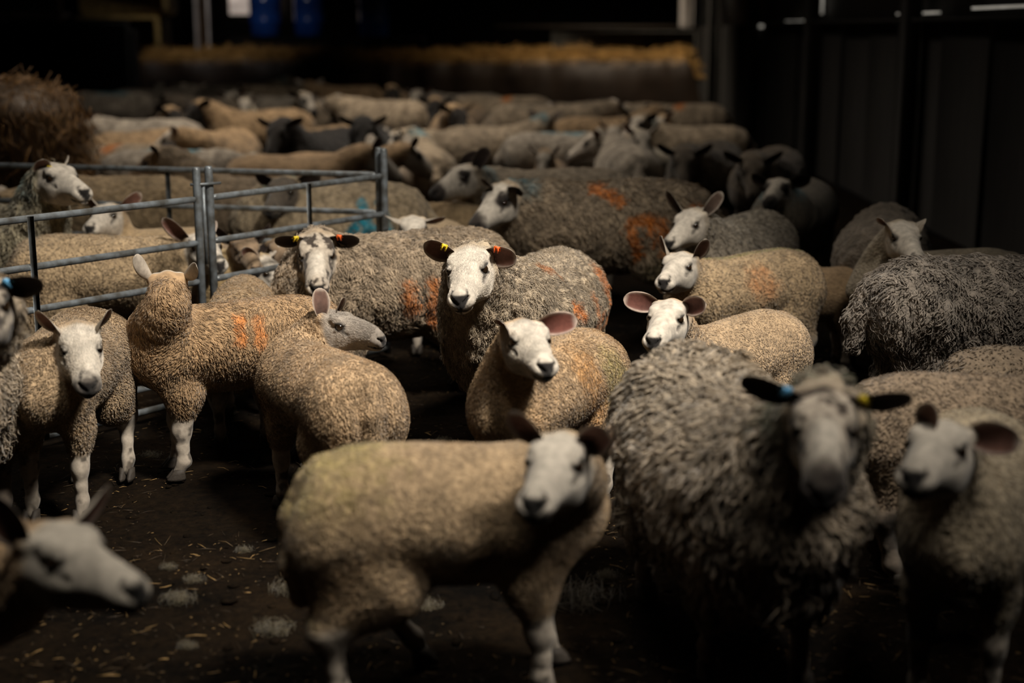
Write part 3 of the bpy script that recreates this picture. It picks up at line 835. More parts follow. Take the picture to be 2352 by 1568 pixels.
sheep('ewe', 'brown-faced ewe looking at the camera beside the gate, orange marks on its side', 905, 5.92, 203, poll=(727, 566, 5.72), nose=(729, 668, 1),
      tips=((634, 556, 1), (824, 556, 1)), sc=.95, hs=1.08, h=.007, wool_col=(.385, .295, .20), seed=19, face='mottled', clump=.02, clump_sc=22, fleece=dict(n=30000, length=.026, rad=.0020, lift=.28, curl=.9), tagv=('tag_yellow', 'tag_orange'), ear_size=(.125, .040),
      marks=[(1, [(.02, .55), (.0, .45)], .035, ORANGE, .8), (1, [(-.1, .56), (-.12, .38)], .035, ORANGE, .8), (1, [(-.26, .58), (-.28, .5)], .04, ORANGE, .6)])
sheep('ewe', 'very dark ewe in shadow by the right wall, curly back', 2025, 6.85, 72, sc=.92, h=.011, wool_col=(.22, .18, .14), seed=20, face='dark', clump=.02, headrel=((.60, 0, .50), (.7, .1, -.7)))
sheep('lamb', 'shadowed pale-headed lamb in front of the dark ewe by the right wall', 2150, 6.12, 184, poll=(2070, 535, 5.98), nose=(2110, 600, 1),
      tips=((2020, 510, 1), (2130, 520, 1)), sc=1.0, h=.011, wool_col=(.3, .25, .18), seed=21)
sheep('lamb', 'small shadowed lamb between the streaked lamb and the dark ewe', 1868, 6.42, 8, sc=.80, h=.012, wool_col='tan', seed=22, headrel=((.40, 0, .48), (.7, .1, -.7)))
sheep('lamb', 'tan lamb whose round back shows between the gate post and the brown-faced ewe', 556, 5.47, 98, sc=.95, h=.009, wool_col=(.34, .235, .13), seed=23, fleece=LWB, headrel=((.40, .0, .37), (.6, .1, -.8)))
# ---- in the pen
sheep('lamb', 'cream lamb standing lengthwise inside the left gate, pink ear laid back', 262, 6.22, 2, poll=(462, 562, 6.2), nose=(506, 612, .5),
      tips=((372, 508, 1), (500, 520, -1)), sc=1.08, h=.009, wool_col=(.44, .32, .19), seed=24, fleece=LWB, ear_size=(.15, .042), ear_col=((.55, .45, .38), (.35, .17, .13), (.5, .4, .33)))
sheep('lamb', 'golden lamb behind the gate post in the pen', 432, 6.50, 355, sc=.92, h=.011, wool_col=(.42, .30, .15), seed=25, headrel=((.40, -.1, .55), (.8, -.3, -.6)))
sheep('lamb', 'brown-faced lamb in the pen, head low right of the gate post', 548, 6.72, 300, poll=(560, 568, 6.4), nose=(590, 622, 1), sc=.92, h=.010, wool_col=(.38, .27, .16), face='brown', seed=26)
sheep('lamb', 'brown-faced lamb in the pen with a pink ear, nearest the brown-faced ewe', 690, 6.62, 178, poll=(640, 572, 6.52), nose=(668, 620, 1), tips=((588, 592, 1), None), sc=.9, h=.010, wool_col=(.40, .29, .17), face='brown', seed=27)
sheep('ewe', 'pale-faced ewe in the pen at far left with a blue-marked neck and yellow tag', -22, 6.74, -36, poll=(122, 405, 6.4), nose=(198, 446, .6),
      tips=((98, 372, 1), (160, 370, -1)), sc=.98, h=.009, wool_col=(.36, .31, .21), seed=28, clump=.018, fleece=EWB, ear_size=(.10, .038), tagv=('tag_yellow', None), marks=[('neck', [], .11, BLUE, .55)])
sheep('lamb', 'lamb inside the pen with its head low, facing left below the rear rail', 345, 6.80, 178, poll=(252, 492, 6.75), nose=(203, 528, 1), sc=1.0, h=.011, wool_col=(.42, .30, .17), seed=29)
sheep('ewe', 'tan ewe side-on behind the rear rail of the pen, left half', 258, 8.08, 180, sc=.98, h=.011, wool_col=(.36, .26, .15), seed=30, clump=.014, headrel=((.60, .15, .60), (.8, .2, -.6)))
sheep('ewe', 'ewe with blue numbers sprayed on its side behind the right gate', 755, 7.72, 181, poll=(655, 432, 7.6), nose=(618, 486, 1), sc=.98, h=.009, wool_col=(.36, .28, .18), seed=31, face='dark', clump=.014,
      marks=[(1, [(-.20, .66), (-.24, .58), (-.22, .5)], .025, BLUE, 1), (1, [(-.14, .50), (-.2, .56), (-.27, .52), (-.24, .44), (-.16, .44), (-.14, .5)], .025, BLUE, 1), (1, [(-.3, .66), (-.36, .5)], .025, BLUE, .9), (1, [(-.28, .34)], .12, GREEN, .7), ('neck', [], .12, GREEN, .8)])
sheep('ewe', 'muddy brown ewe behind the middle of the pen, dark legs', 620, 8.25, 176, sc=.95, h=.012, wool_col=(.28, .21, .14), seed=32, face='brown', clump=.014)
sheep('lamb', 'tan lamb standing just right of the end gate post', 968, 8.1, 175, sc=.95, h=.011, wool_col=(.38, .27, .15), seed=33, headrel=((.40, .1, .50), (.7, .3, -.6)))
sheep('lamb', 'lamb hidden behind the brown-faced ewe, only its spread ears showing', 955, 7.0, 268, poll=(948, 520, 6.68), nose=(950, 570, 1), tips=((882, 502, 1), (1022, 505, 1)), sc=.98, h=.011, wool_col=(.4, .29, .17), seed=34, X=-.38)
sheep('ewe', 'dim ewe with a teal-marked head near the right wall', 1822, 8.30, 245, poll=(1788, 432, 8.0), nose=(1765, 470, 1), sc=.9, h=.012, wool_col=(.2, .17, .13), seed=35, face='patch', marks=[('neck', [], .14, BLUE, .8)])

# ---- the far flock: a few built, the rest copied with all their parts
def far_kind(kind, face, wool, headrel, seed, marks=(), clump=.014):
    hp, ha = headrel
    sh = Shape(kind, hp, nrm(ha), (0, 0, 1))
    return make_sheep(kind, kind, sh, .018, face=face, wool_col=wool, seed=seed, marks=marks, clump=clump if kind == 'ewe' else 0, hooves=False, bodymat='body_far')

FAR = {
    'w': ('ewe', 'white', 'ewe', ((.66, .05, .70), (.8, .1, -.55)), 51),
    'wl': ('ewe', 'white', 'grey', ((.57, .16, .74), (.2, .85, -.5)), 52),
    'wr': ('ewe', 'white', 'tan', ((.57, -.16, .74), (.2, -.85, -.5)), 53),
    'low': ('ewe', 'mottled', 'tan', ((.64, .0, .58), (.75, .1, -.66)), 54),
    'p': ('ewe', 'patch', 'ewe', ((.62, .12, .80), (.5, .7, -.5)), 55, [('neck', [], .11, BLUE, .7)]),
    'bk': ('ewe', 'black', 'black', ((.58, .0, .80), (.75, .1, -.65)), 56),
    'bf': ('ewe', 'black', 'tan', ((.64, .0, .78), (.7, .3, -.65)), 57),
    'g': ('ewe', 'white', 'grey', ((.60, .0, .62), (.75, .2, -.6)), 58, [('top', [(.1, 0), (-.15, .05)], .09, BLUE, .8)]),
    'o': ('ewe', 'white', 'ewe', ((.60, .0, .66), (.75, -.2, -.6)), 59, [('top', [(.0, .1), (-.05, -.1)], .06, ORANGE, .9)]),
    'd': ('ewe', 'dark', 'dark', ((.62, .0, .70), (.75, .2, -.6)), 60),
    'l': ('lamb', 'white', 'lamb', ((.46, .0, .62), (.75, .2, -.6)), 61),
    'll': ('lamb', 'white', 'pale', ((.38, .12, .72), (.2, .8, -.55)), 62),
    'lc': ('lamb', 'white', 'lamb', ((.40, .0, .70), (.7, 0, -.7)), 63),
}
_far = {}
def copy_thing(o):
    c = o.copy(); COL.objects.link(c)
    for ch in list(o.children):
        d = ch.copy(); COL.objects.link(d); d.parent = c
    return c

pinned = set()
def far(key, px, ytop, az, label, sc=1.0, Y=None):
    ht = .745 if FAR[key][0] == 'ewe' else .612
    ang = PITCH + math.atan((ytop - 784) / FPX)
    Y = Y or (CAM_H - ht * sc) / math.tan(ang)
    if key not in _far: o = _far[key] = far_kind(*FAR[key])
    else: o = copy_thing(_far[key])
    o.location = (X_at(px, Y, .6), Y, 0); o.rotation_euler = (0, 0, math.radians(az)); o.scale = (sc,) * 3
    if key == 'bk' or px in (1062, 1262, 1600, 330): pinned.add(o.name)
    tag(o, label, 'sheep' if FAR[key][0] == 'ewe' else 'lamb', 'flock standing at the back of the barn')
    return o

for args in [
    # nearer rows
    ('w', 1062, 300, 205, 'pale cream ewe lit behind the black-muzzled ewe, white head to the left', .95),
    ('p', 965, 338, 100, 'ewe with a teal crown just right of the end gate post, rump to camera', .9),
    ('l', 1175, 345, 5, 'pale lamb back just above the black-muzzled ewe\'s raised ear', .95),
    ('lc', 1262, 372, 262, 'small lamb with a white face to the camera above the orange-numbered ewe', .85),
    ('g', 1345, 312, 12, 'grey-backed ewe with a blue patch, third row behind the orange-numbered ewe', .95),
    ('wl', 1460, 328, 95, 'grey ewe showing its rump left of the pale-necked lamb', .95),
    ('ll', 1520, 340, 205, 'pale-necked lamb catching light left of the dark ewe', 1.0),
    ('d', 1620, 330, 248, 'dark-fronted ewe with a lit back strip near the right wall', 1.0),
    ('lc', 1440, 312, 265, 'lamb with white face and spread ears above the grey rump', .95),
    ('lc', 1515, 300, 240, 'cream-headed lamb beside the black-faced ewe on the right', 1.0),
    ('bf', 1440, 272, 20, 'black-faced ewe near the back on the right side', .95),
    ('p', 1600, 290, 185, 'white-faced ewe with a blue neck close to the right wall', .9),
    ('w', 1265, 250, 2, 'large pale ewe side-on, biggest back above the orange-numbered ewe', 1.08),
    ('w', 1410, 244, 183, 'ewe in the last row, left of the pair by the right wall', 1.0),
    ('o', 1560, 240, 176, 'ewe in the last row, right of the pair by the right wall', 1.0),
    ('bk', 738, 300, 245, 'black-faced dark ewe behind the right gate, left of a black pair', 1.0),
    ('bk', 858, 296, 268, 'black-faced dark ewe facing the camera, right of a black pair', 1.0),
    ('l', 665, 352, 0, 'long tan lamb back just over the rear rail near the black pair', 1.15),
    ('l', 790, 350, 2, 'tan lamb back just over the rear rail, under the black pair', 1.1),
    ('wr', 590, 300, 262, 'grey ewe facing the camera with folded wool, above the gate post', 1.0),
    ('bf', 690, 306, 240, 'black-faced ewe between the gate post and the black pair', .95),
    ('low', 415, 304, 240, 'dark-chested mottled ewe left of the gate post', 1.0),
    ('g', 415, 338, 5, 'ewe with a green and blue patch on its back above the rear rail', .95),
    ('o', 292, 334, 172, 'ewe with an orange spot on its round back above the rear rail', .95),
    ('l', 195, 348, 10, 'lamb back beside the foot of the straw stack', 1.0),
    ('wl', 330, 275, 180, 'white-headed ewe right of the straw stack', 1.0),
    ('bf', 430, 262, 285, 'black-faced ewe in the middle rows left of the gate post', .95),
    ('bf', 565, 254, 205, 'pale ewe with a black face and neck behind the gate post', 1.0),
    ('d', 500, 224, 170, 'dark ewe in the shadowed gap of the left back rows', 1.0),
    ('ll', 680, 258, 200, 'white lamb in the back rows above the gate post', 1.0),
    ('w', 905, 228, 150, 'pale ewe slanting away behind the black pair', 1.05),
    ('bf', 985, 240, 250, 'black-faced ewe in the middle of the back rows', 1.0),
    ('bf', 1090, 262, 275, 'black-faced ewe facing forward left of the biggest back', 1.0),
    ('p', 1120, 285, 15, 'ewe with a bright blue patch left of the biggest back', .9),
    ('lc', 870, 258, 260, 'white-faced lamb looking forward behind the black pair', 1.0),
    ('p', 760, 232, 250, 'dark-muzzled ewe facing forward in the back rows above the black pair', 1.0),
    ('wl', 640, 222, 182, 'grey ewe with a raised white head, back left rows', 1.0),
    ('wl', 345, 206, 0, 'grey ewe with a raised white head in the last row by the straw stack', 1.0),
    ('g', 255, 212, 185, 'blue-backed grey ewe in the last row nearest the straw stack', 1.0),
    ('wl', 475, 198, 178, 'last-row ewe under the left end of the hay bank', 1.0),
    ('p', 560, 196, 4, 'last-row ewe with a teal neck under the left of the hay bank', 1.0),
    ('w', 660, 200, 183, 'last-row pale ewe left of the raised back', 1.0),
    ('wr', 800, 198, 170, 'raised pale back in the last row in front of the hay bank', 1.05),
    ('bf', 935, 212, 265, 'last-row black-faced ewe in front of the middle of the hay bank', 1.0),
    ('wl', 1050, 216, 182, 'last-row ewe side-on in front of the middle of the hay bank', 1.0),
    ('o', 1165, 222, 174, 'last-row ewe right of the middle of the hay bank', 1.0),
    ('d', 1290, 236, 6, 'dim last-row ewe in front of the right of the hay bank', 1.0),
    ('d', 1760, 345, 250, 'nearly black ewe in shadow against the right wall', 1.0),
]:
    far(*args)

def settle():                             # nudge the far flock apart, so that nobody stands in a neighbour
    roots = [o for o in COL.objects if o.parent is None and o.get('category') in ('sheep', 'lamb')]
    n = len(roots); C = []; R = []; free = []
    for o in roots:
        e = o['category'] == 'sheep'; k = o.scale[0]; a = o.rotation_euler.z; L = (.38 if e else .27) * k
        C.append([(o.location.x + math.cos(a) * L * q, o.location.y + math.sin(a) * L * q) for q in (-1, 0, 1)])
        R.append((.262 if e else .175) * k); free.append(o.get('group', '').startswith('flock') and o.name not in pinned)
    C = np.array(C); R = np.array(R); free = np.array(free)
    for it in range(500):
        P = C.reshape(-1, 2); d = P[:, None] - P[None]; L = np.linalg.norm(d, axis=2) + 1e-6
        rr = np.repeat(R, 3); ov = np.maximum(rr[:, None] + rr[None] - L, 0)
        own = np.repeat(np.arange(n), 3); ov[own[:, None] == own[None]] = 0
        mv = (d / L[:, :, None] * ov[:, :, None]).reshape(n, 3, 3 * n, 2).sum((1, 2)) * .12
        mv[~free] = 0; mv[:, 0] *= .7
        C += mv[:, None]
        x = C[:, 1, 0]; lim = np.where(free & (x > 2.75), 2.75 - x, 0); C[:, :, 0] += lim[:, None]
    for o, c, f in zip(roots, C, free):
        if f: o.location.x, o.location.y = c[1]
settle()

# ---------------------------------------------------------------- the pen
M['steel'] = mat_plain('galvanised_steel', (.19, .215, .235), rough=.42, metal=.35, var=.45, vscale=22, bump=.25, bscale=70, dist=.002, col2=(.085, .085, .08))
RAILS = (.87, .69, .53, .36, .245, .135, .04)
def gate(A, B, label, braces, ext=1.0, posts=(True, True), sr=.0165):
    A = np.array(A, float); B = np.array(B, float)
    root = bpy.data.objects.new('pen_gate', None); COL.objects.link(root)
    root.location = (*A, 0); d = B - A; L = np.linalg.norm(d); root.rotation_euler.z = math.atan2(d[1], d[0])
    tag(root, label, 'gate', 'metal hurdles of the sheep pen')
    for x in (0, L):
        MB().tube([(x, 0, .01), (x, 0, .99), (x, 0, 1.0)], [sr, sr, sr * .8], 14).build('stile', M['steel'], root)
    for z in RAILS:
        MB().tube([(sr * .5, 0, z), (.03, 0, z), (L - .03, 0, z), (L - sr * .5, 0, z)], [.009, .0135, .0135, .009], 12).build('rail', M['steel'], root)
    for b in braces:
        MB().box((b * L, -.0145, .455), (.026, .006, .85), bev=.001).build('brace', M['steel'], root, smooth=False)
    return root
P0 = (-2.72, 4.00); P1 = (-1.285, 5.80); P2 = (-1.245, 5.85); P3 = (-.605, 6.74)
gate(P0, P1, 'left steel gate of the pen, running in from the left edge', (.66,))
gate(P2, P3, 'right steel gate of the pen, from the double post to the end post', (.52,), sr=.017)
gate((-.635, 6.79), (-3.2, 7.42), 'rear steel gate of the pen, low dark rails behind the lambs', (.42,), sr=.017)
pin = MB().tube([(-1.31, 5.79, .93), (-1.265, 5.80, .93), (-1.20, 5.86, .93)], .006, 8).tube([(-1.263, 5.815, .935), (-1.263, 5.815, .60)], .008, 8).build('gate_pin', M['steel'])
tag(pin, 'thin steel pin joining the two gates at the double post', 'pin')

# ---------------------------------------------------------------- ground
def mat_floor():
    m, nt, b = new_mat('muddy_bedding')
    tc = N(nt, 'ShaderNodeTexCoord')
    n1 = N(nt, 'ShaderNodeTexNoise'); n1.inputs['Scale'].default_value = 2.2; n1.inputs['Detail'].default_value = 8
    n2 = N(nt, 'ShaderNodeTexNoise'); n2.inputs['Scale'].default_value = 38; n2.inputs['Detail'].default_value = 8; n2.inputs['Roughness'].default_value = .7
    for n in (n1, n2): nt.links.new(tc.outputs['Object'], n.inputs['Vector'])
    mx = N(nt, 'ShaderNodeMath', operation='MULTIPLY'); nt.links.new(n1.outputs['Fac'], mx.inputs[0]); nt.links.new(n2.outputs['Fac'], mx.inputs[1])
    cr = N(nt, 'ShaderNodeValToRGB')
    cr.color_ramp.elements[0].position = .15; cr.color_ramp.elements[0].color = (.0025, .0018, .0012, 1)
    cr.color_ramp.elements[1].position = .42; cr.color_ramp.elements[1].color = (.024, .0145, .007, 1)
    nt.links.new(mx.outputs[0], cr.inputs['Fac']); nt.links.new(cr.outputs['Color'], b.inputs['Base Color'])
    b.inputs['Roughness'].default_value = .95; b.inputs['Specular IOR Level'].default_value = .06
    bp = N(nt, 'ShaderNodeBump'); bp.inputs['Strength'].default_value = .9; bp.inputs['Distance'].default_value = .03
    nt.links.new(n2.outputs['Fac'], bp.inputs['Height']); nt.links.new(bp.outputs['Normal'], b.inputs['Normal'])
    return m
M['floor'] = mat_floor()
def height(x, y):
    P = np.stack([x, y, 0 * x], 1)
    return (fbm(P, 3.0, 5) - .5) * .02 + (fbm(P, 14, 8) - .5) * .022 - .012
def grid_floor():
    gx = np.concatenate([np.linspace(-9, -2.6, 30)[:-1], np.linspace(-2.6, 2.6, 260), np.linspace(2.6, 3.3, 8)[1:]])
    gy = np.concatenate([np.linspace(-3, 2.0, 20)[:-1], np.linspace(2.0, 7.0, 260), np.linspace(7.0, 30, 60)[1:]])
    GX, GY = np.meshgrid(gx, gy, indexing='ij')
    x, y = GX.ravel(), GY.ravel()
    z = height(x, y)
    n, m = len(gx), len(gy)
    i, j = np.meshgrid(np.arange(n - 1), np.arange(m - 1), indexing='ij')
    a = (i * m + j).ravel()
    return mesh_np('floor', np.stack([x, y, z], 1), np.stack([a, a + m, a + m + 1, a + 1], 1), None, M['floor'])
tag(link('floor', grid_floor()), kind='structure')

def slivers(P, D, L, W, col, bend, seed, up=(0, 0, 1)):
    """straw stems: bent flat-sided blades"""
    r = np.random.default_rng(seed); n = len(P)
    D = D / np.linalg.norm(D, axis=1)[:, None]
    S = np.cross(D, np.tile(np.array(up, float), (n, 1)) + .3 * (r.random((n, 3)) - .5)); S /= np.linalg.norm(S, axis=1)[:, None] + 1e-6
    U = np.cross(S, D)
    VV = []
    for t, k in ((-.5, .7), (0, 1), (.5, .7)):
        c = P + D * (L * t)[:, None] + U * (bend * L * (.25 - t * t))[:, None] + S * (bend * .6 * L * (.25 - t * t))[:, None]
        for a in range(3):
            an = 2 * math.pi * a / 3 + 1.57
            VV.append(c + (W * k)[:, None] * (math.cos(an) * S + math.sin(an) * U))
    VV = np.stack(VV, 1).reshape(-1, 3); base = (np.arange(n) * 9)[:, None]
    qs = np.concatenate([base + np.array([s * 3 + i, s * 3 + (i + 1) % 3, s * 3 + 3 + (i + 1) % 3, s * 3 + 3 + i]) for s in (0, 1) for i in range(3)])
    ts = np.concatenate([base + np.array([0, 2, 1]), base + np.array([6, 7, 8])])
    return VV, qs, ts, np.repeat(col, 9, 0)
M['straw'] = mat_tint('straw', rough=.6, bump=0, var=.3, vscale=30, spec=.35)
def litter():
    r = np.random.default_rng(3); n = 11000
    Y = 2.2 + 5.4 * r.random(n) ** 1.3; X = (r.random(n) - .5) * 2 * (.40 * Y + .3)
    keep = fbm(np.stack([X, Y, 0 * X], 1), 2.2, 9) > .40
    X, Y = X[keep], Y[keep]; n = len(X)
    P = np.stack([X, Y, height(X, Y) + .006], 1)
    a = r.random(n) * 6.28; D = np.stack([np.cos(a), np.sin(a), (r.random(n) - .5) * .35], 1)
    L = .008 + .055 * r.random(n) ** 4; W = .0006 + .0009 * r.random(n)
    t = r.random((n, 1)) ** 3.5
    col = np.array((.035, .022, .011)) * (1 - t) + np.array((.44, .27, .10)) * t
    v, q, t_, c = slivers(P, D, L, W, col, (r.random(n) - .3) * .5, 4)
    return tag(link('straw_litter', mesh_np('straw_litter', v, q, t_, M['straw'], {'tint': c})), 'loose golden straw stems scattered over the dark muddy floor', 'straw', kind='stuff')
litter()
def clods():
    r = np.random.default_rng(13); mb = MB(); n = 900
    Y = 2.3 + 4.0 * r.random(n) ** 1.2; X = (r.random(n) - .5) * 2 * (.38 * Y + .2)
    Z = height(X, Y)
    a, b = 6, 4
    base = [(math.sin(math.pi * (j + .5) / b) * math.cos(6.283 * i / a), math.sin(math.pi * (j + .5) / b) * math.sin(6.283 * i / a), math.cos(math.pi * (j + .5) / b)) for j in range(b) for i in range(a)]
    base = np.array(base)
    q = [(j * a + i, (j + 1) * a + i, (j + 1) * a + (i + 1) % a, j * a + (i + 1) % a) for j in range(b - 1) for i in range(a)] + [(0, 1, 2, 3), (0, 3, 4, 5), (18, 21, 20, 19), (18, 23, 22, 21)]
    for k in range(n):
        s = .004 + .010 * r.random() ** 2
        mb.add(base * (1 + .5 * (r.random((a * b, 1)) - .5)) * np.array([s * (1 + r.random()), s * (1 + r.random()), s * .45]) + [X[k], Y[k], Z[k] + s * .2], q)
    tag(mb.build('mud_clods', M['floor']), 'small clods of dark mud and dung trodden over the floor', 'mud', kind='stuff')
clods()

def wool_tuft(px, py, s, label, seed, col=(.10, .082, .05)):
    r = np.random.default_rng(seed); g = ground(px, py)
    n = 170
    d = r.normal(size=(n, 3)); d[:, 2] = np.abs(d[:, 2]) * .6; d /= np.linalg.norm(d, axis=1)[:, None]
    P = d * (s * r.random((n, 1)) ** .8) * np.array([1.5, 1.0, .22])
    D = np.cross(d, r.normal(size=(n, 3)))
    v, q, t, c = slivers(P + [0, 0, .006], D, s * (.7 + 1.2 * r.random(n)), np.full(n, s * .013), np.array(col) * (.5 + .8 * r.random((n, 1))), (r.random(n) - .5) * 2.4, seed)
    o = link('wool_tuft', mesh_np('wool_tuft', v, q, t, M['fleece'], {'tint': c}))
    o.location = (g[0], g[1], float(height(np.array([g[0]]), np.array([g[1]]))[0]) - .002)
    tag(o, label, 'wool', 'shed wool tufts lying on the floor')
for k, (px, py, s, lb) in enumerate([
    (665, 1352, .045, 'shed wool tuft behind the hind leg of the side-on lamb'), (410, 1375, .035, 'shed wool tuft right of the blurred corner lamb\'s nose'),
    (445, 1325, .025, 'small shed wool tuft above the pair on the dark floor'), (630, 1440, .045, 'large shed wool tuft left of the side-on lamb\'s hind hoof'),
    (385, 1300, .02, 'tiny shed wool tuft near the corner lamb\'s forehead'), (1330, 1372, .085, 'big muddy clump of wool by the forelegs of the side-on lamb'),
    (1395, 1320, .03, 'pale wool wisp beside the big muddy clump'), (980, 1385, .035, 'wool tuft under the belly of the side-on lamb'),
    (905, 1370, .03, 'wool tuft under the flank behind the far hind leg'), (1020, 1010, .03, 'wool tuft on the floor above the side-on lamb\'s back'),
    (345, 1040, .03, 'wool tuft between the gate and the tan lamb\'s forelegs'), (620, 1050, .025, 'wool tuft left of the rump-on lamb\'s leg'),
    (560, 1255, .022, 'wool tuft on the floor left of the rump-on lamb\'s hoof'), (430, 1480, .022, 'wool tuft low in the dark floor right of the corner lamb'),
    (1750, 1330, .025, 'wool wisp on the floor under the ragged ewe')]):
    wool_tuft(px, py, s, lb, 300 + k, (.07, .055, .038) if s > .08 else (.10, .082, .05))

# ---------------------------------------------------------------- straw stack, hay bank
def straw_stack():
    c = np.array([-3.42, 9.2, 0]); r = np.random.default_rng(21)
    root = bpy.data.objects.new('straw_stack', None); COL.objects.link(root); root.location = c
    tag(root, 'tall ragged stack of loose brown straw at the left edge', 'straw')
    nu, nv = 48, 30; V = []
    for j in range(nv):
        t = j / (nv - 1)
        for i in range(nu):
            a = 6.283 * i / nu
            k = (1 - .12 * t ** 2) * math.sqrt(max(0, 1 - max(0, (t - .8) / .2) ** 2)) 
            sq = (abs(math.cos(a)) ** 5 + abs(math.sin(a)) ** 5) ** -.2
            V.append((.62 * k * sq * math.cos(a), .55 * k * sq * math.sin(a), 1.24 * t))
    V = np.array(V); nn = (fbm(V, 5, 3) - .5) * .22 + (fbm(V, 22, 4) - .5) * .08
    V[:, :2] *= (1 + nn)[:, None]
    q = [(j * nu + i, j * nu + (i + 1) % nu, (j + 1) * nu + (i + 1) % nu, (j + 1) * nu + i) for j in range(nv - 1) for i in range(nu)]
    C = np.array((.085, .048, .018)) * (.5 + fbm(V, 20, 6))[:, None]
    link('straw_core', mesh_np('straw_core', V, q, None, M['straw'], {'tint': C}), root)
    n = 5200; f = r.integers(0, len(V), n)
    P = V[f] + r.normal(size=(n, 3)) * .03
    out = P * np.array([1, 1, 0]); out /= np.linalg.norm(out, axis=1)[:, None] + 1e-6
    D = np.array([0, 0, -1.0]) + out * .35 + r.normal(size=(n, 3)) * .45
    top = P[:, 2] > 1.12; D[top] = r.normal(size=(top.sum(), 3)) * np.array([1, 1, .5])
    t = r.random((n, 1)) ** 1.5
    col = np.array((.10, .052, .018)) * (1 - t) + np.array((.36, .19, .06)) * t
    v, q, t_, c = slivers(P + out * .012, D, .08 + .16 * r.random(n), .0022 + .003 * r.random(n), col, (r.random(n) - .5) * .8, 5)
    o = link('loose_straw', mesh_np('loose_straw', v, q, t_, M['straw'], {'tint': c}), root); tag(o, kind='stuff')
straw_stack()

def hay_bank():
    r = np.random.default_rng(31); Yb = 24.0
    xl, xr = -6.3, 3.1
    root = bpy.data.objects.new('hay_bank', None); COL.objects.link(root); root.location = (0, Yb, 0)
    tag(root, 'long bank of hay with a golden top across the back of the barn', 'hay')
    nx, prof = 120, [(-.55, 0), (-.52, .35), (-.48, .7), (-.42, .95), (-.30, 1.08), (-.08, 1.15), (.2, 1.16), (.5, 1.1), (.7, .9), (.75, 0)]
    V = []
    for i in range(nx):
        x = xl + (xr - xl) * i / (nx - 1)
        e = min(1, .35 + (i / 6) ** .6) * min(1, .35 + ((nx - 1 - i) / 6) ** .6)
        for y, z in prof: V.append((x, y, z * e))
    V = np.array(V); nz = (fbm(V, 1.3, 3) - .5) * .16 + (fbm(V, 5, 4) - .5) * .12
    V[:, 2] += nz * (V[:, 2] > .5); V[:, 1] += (fbm(V, 3, 9) - .5) * .25
    m = len(prof); q = [(i * m + j, (i + 1) * m + j, (i + 1) * m + j + 1, i * m + j + 1) for i in range(nx - 1) for j in range(m - 1)]
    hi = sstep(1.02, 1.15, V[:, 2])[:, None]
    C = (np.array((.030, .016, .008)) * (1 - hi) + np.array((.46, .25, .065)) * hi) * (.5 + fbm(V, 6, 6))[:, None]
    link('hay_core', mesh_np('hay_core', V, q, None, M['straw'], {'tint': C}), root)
    n = 5000; P = np.stack([xl + (xr - xl) * r.random(n), -.22 + .75 * r.random(n), np.zeros(n)], 1)
    ii = np.clip(((P[:, 0] - xl) / (xr - xl) * (nx - 1)).astype(int), 0, nx - 1)
    ys = np.array([p[0] for p in prof[1:9]])
    jj = np.argmin(np.abs(P[:, 1][:, None] - ys[None]), 1) + 1
    P[:, 2] = V[ii * m + jj, 2]; P[:, 1] = V[ii * m + jj, 1]
    D = r.normal(size=(n, 3)) * np.array([1, 1, .45]); t = r.random((n, 1))
    col = np.array((.25, .13, .035)) * (1 - t) + np.array((.58, .34, .10)) * t
    v, q, t_, c = slivers(P, D, .15 + .25 * r.random(n), .005 + .005 * r.random(n), col, (r.random(n) - .5), 6)
    o = link('loose_hay', mesh_np('loose_hay', v, q, t_, M['straw'], {'tint': c}), root); tag(o, kind='stuff')
    # trodden hay spilling at the right end
hay_bank()

# ---------------------------------------------------------------- barn shell
M['concrete'] = mat_plain('grey_concrete', (.060, .056, .050), rough=.9, var=.5, vscale=3, bump=.4, bscale=30)
M['board'] = mat_plain('dark_boards', (.020, .017, .014), rough=.8, var=.6, vscale=5, bump=.4, bscale=22, stretch=(6, 6, .4))
M['darkwall'] = mat_plain('dark_cladding', (.022, .019, .016), rough=.8, var=.4, vscale=3)
M['whitepost'] = mat_plain('whitewashed_steel', (.62, .57, .54), rough=.6, var=.3, vscale=6)
M['timber'] = mat_plain('pale_timber', (.05, .036, .025), rough=.7, var=.35, vscale=7, stretch=(1, 6, 6))
M['bluep'] = mat_plain('blue_plastic', (.02, .09, .42), rough=.25, var=.3, vscale=6, bump=0, spec=.6)
M['bale'] = mat_plain('bale_straw', (.30, .20, .06), rough=.8, var=.6, vscale=18, bump=.8, bscale=60, dist=.02)
def emis(name, col, st):
    m, nt, b = new_mat(name)
    no = N(nt, 'ShaderNodeTexNoise'); no.inputs['Scale'].default_value = 3.5
    tc = N(nt, 'ShaderNodeTexCoord'); nt.links.new(tc.outputs['Object'], no.inputs['Vector'])
    ml = N(nt, 'ShaderNodeMath', operation='MULTIPLY'); ml.inputs[1].default_value = st * 2; nt.links.new(no.outputs['Fac'], ml.inputs[0])
    b.inputs['Base Color'].default_value = (*col, 1); b.inputs['Emission Color'].default_value = (*col, 1)
    nt.links.new(ml.outputs[0], b.inputs['Emission Strength'])
    return m
M['day'] = emis('daylight_gap', (1.0, .93, .80), .22)
M['day2'] = emis('daylight_panel', (1.0, .82, .70), .42)

def struct(name, mb, mat, smooth=False): return tag(mb.build(name, mat, smooth=smooth), kind='structure')
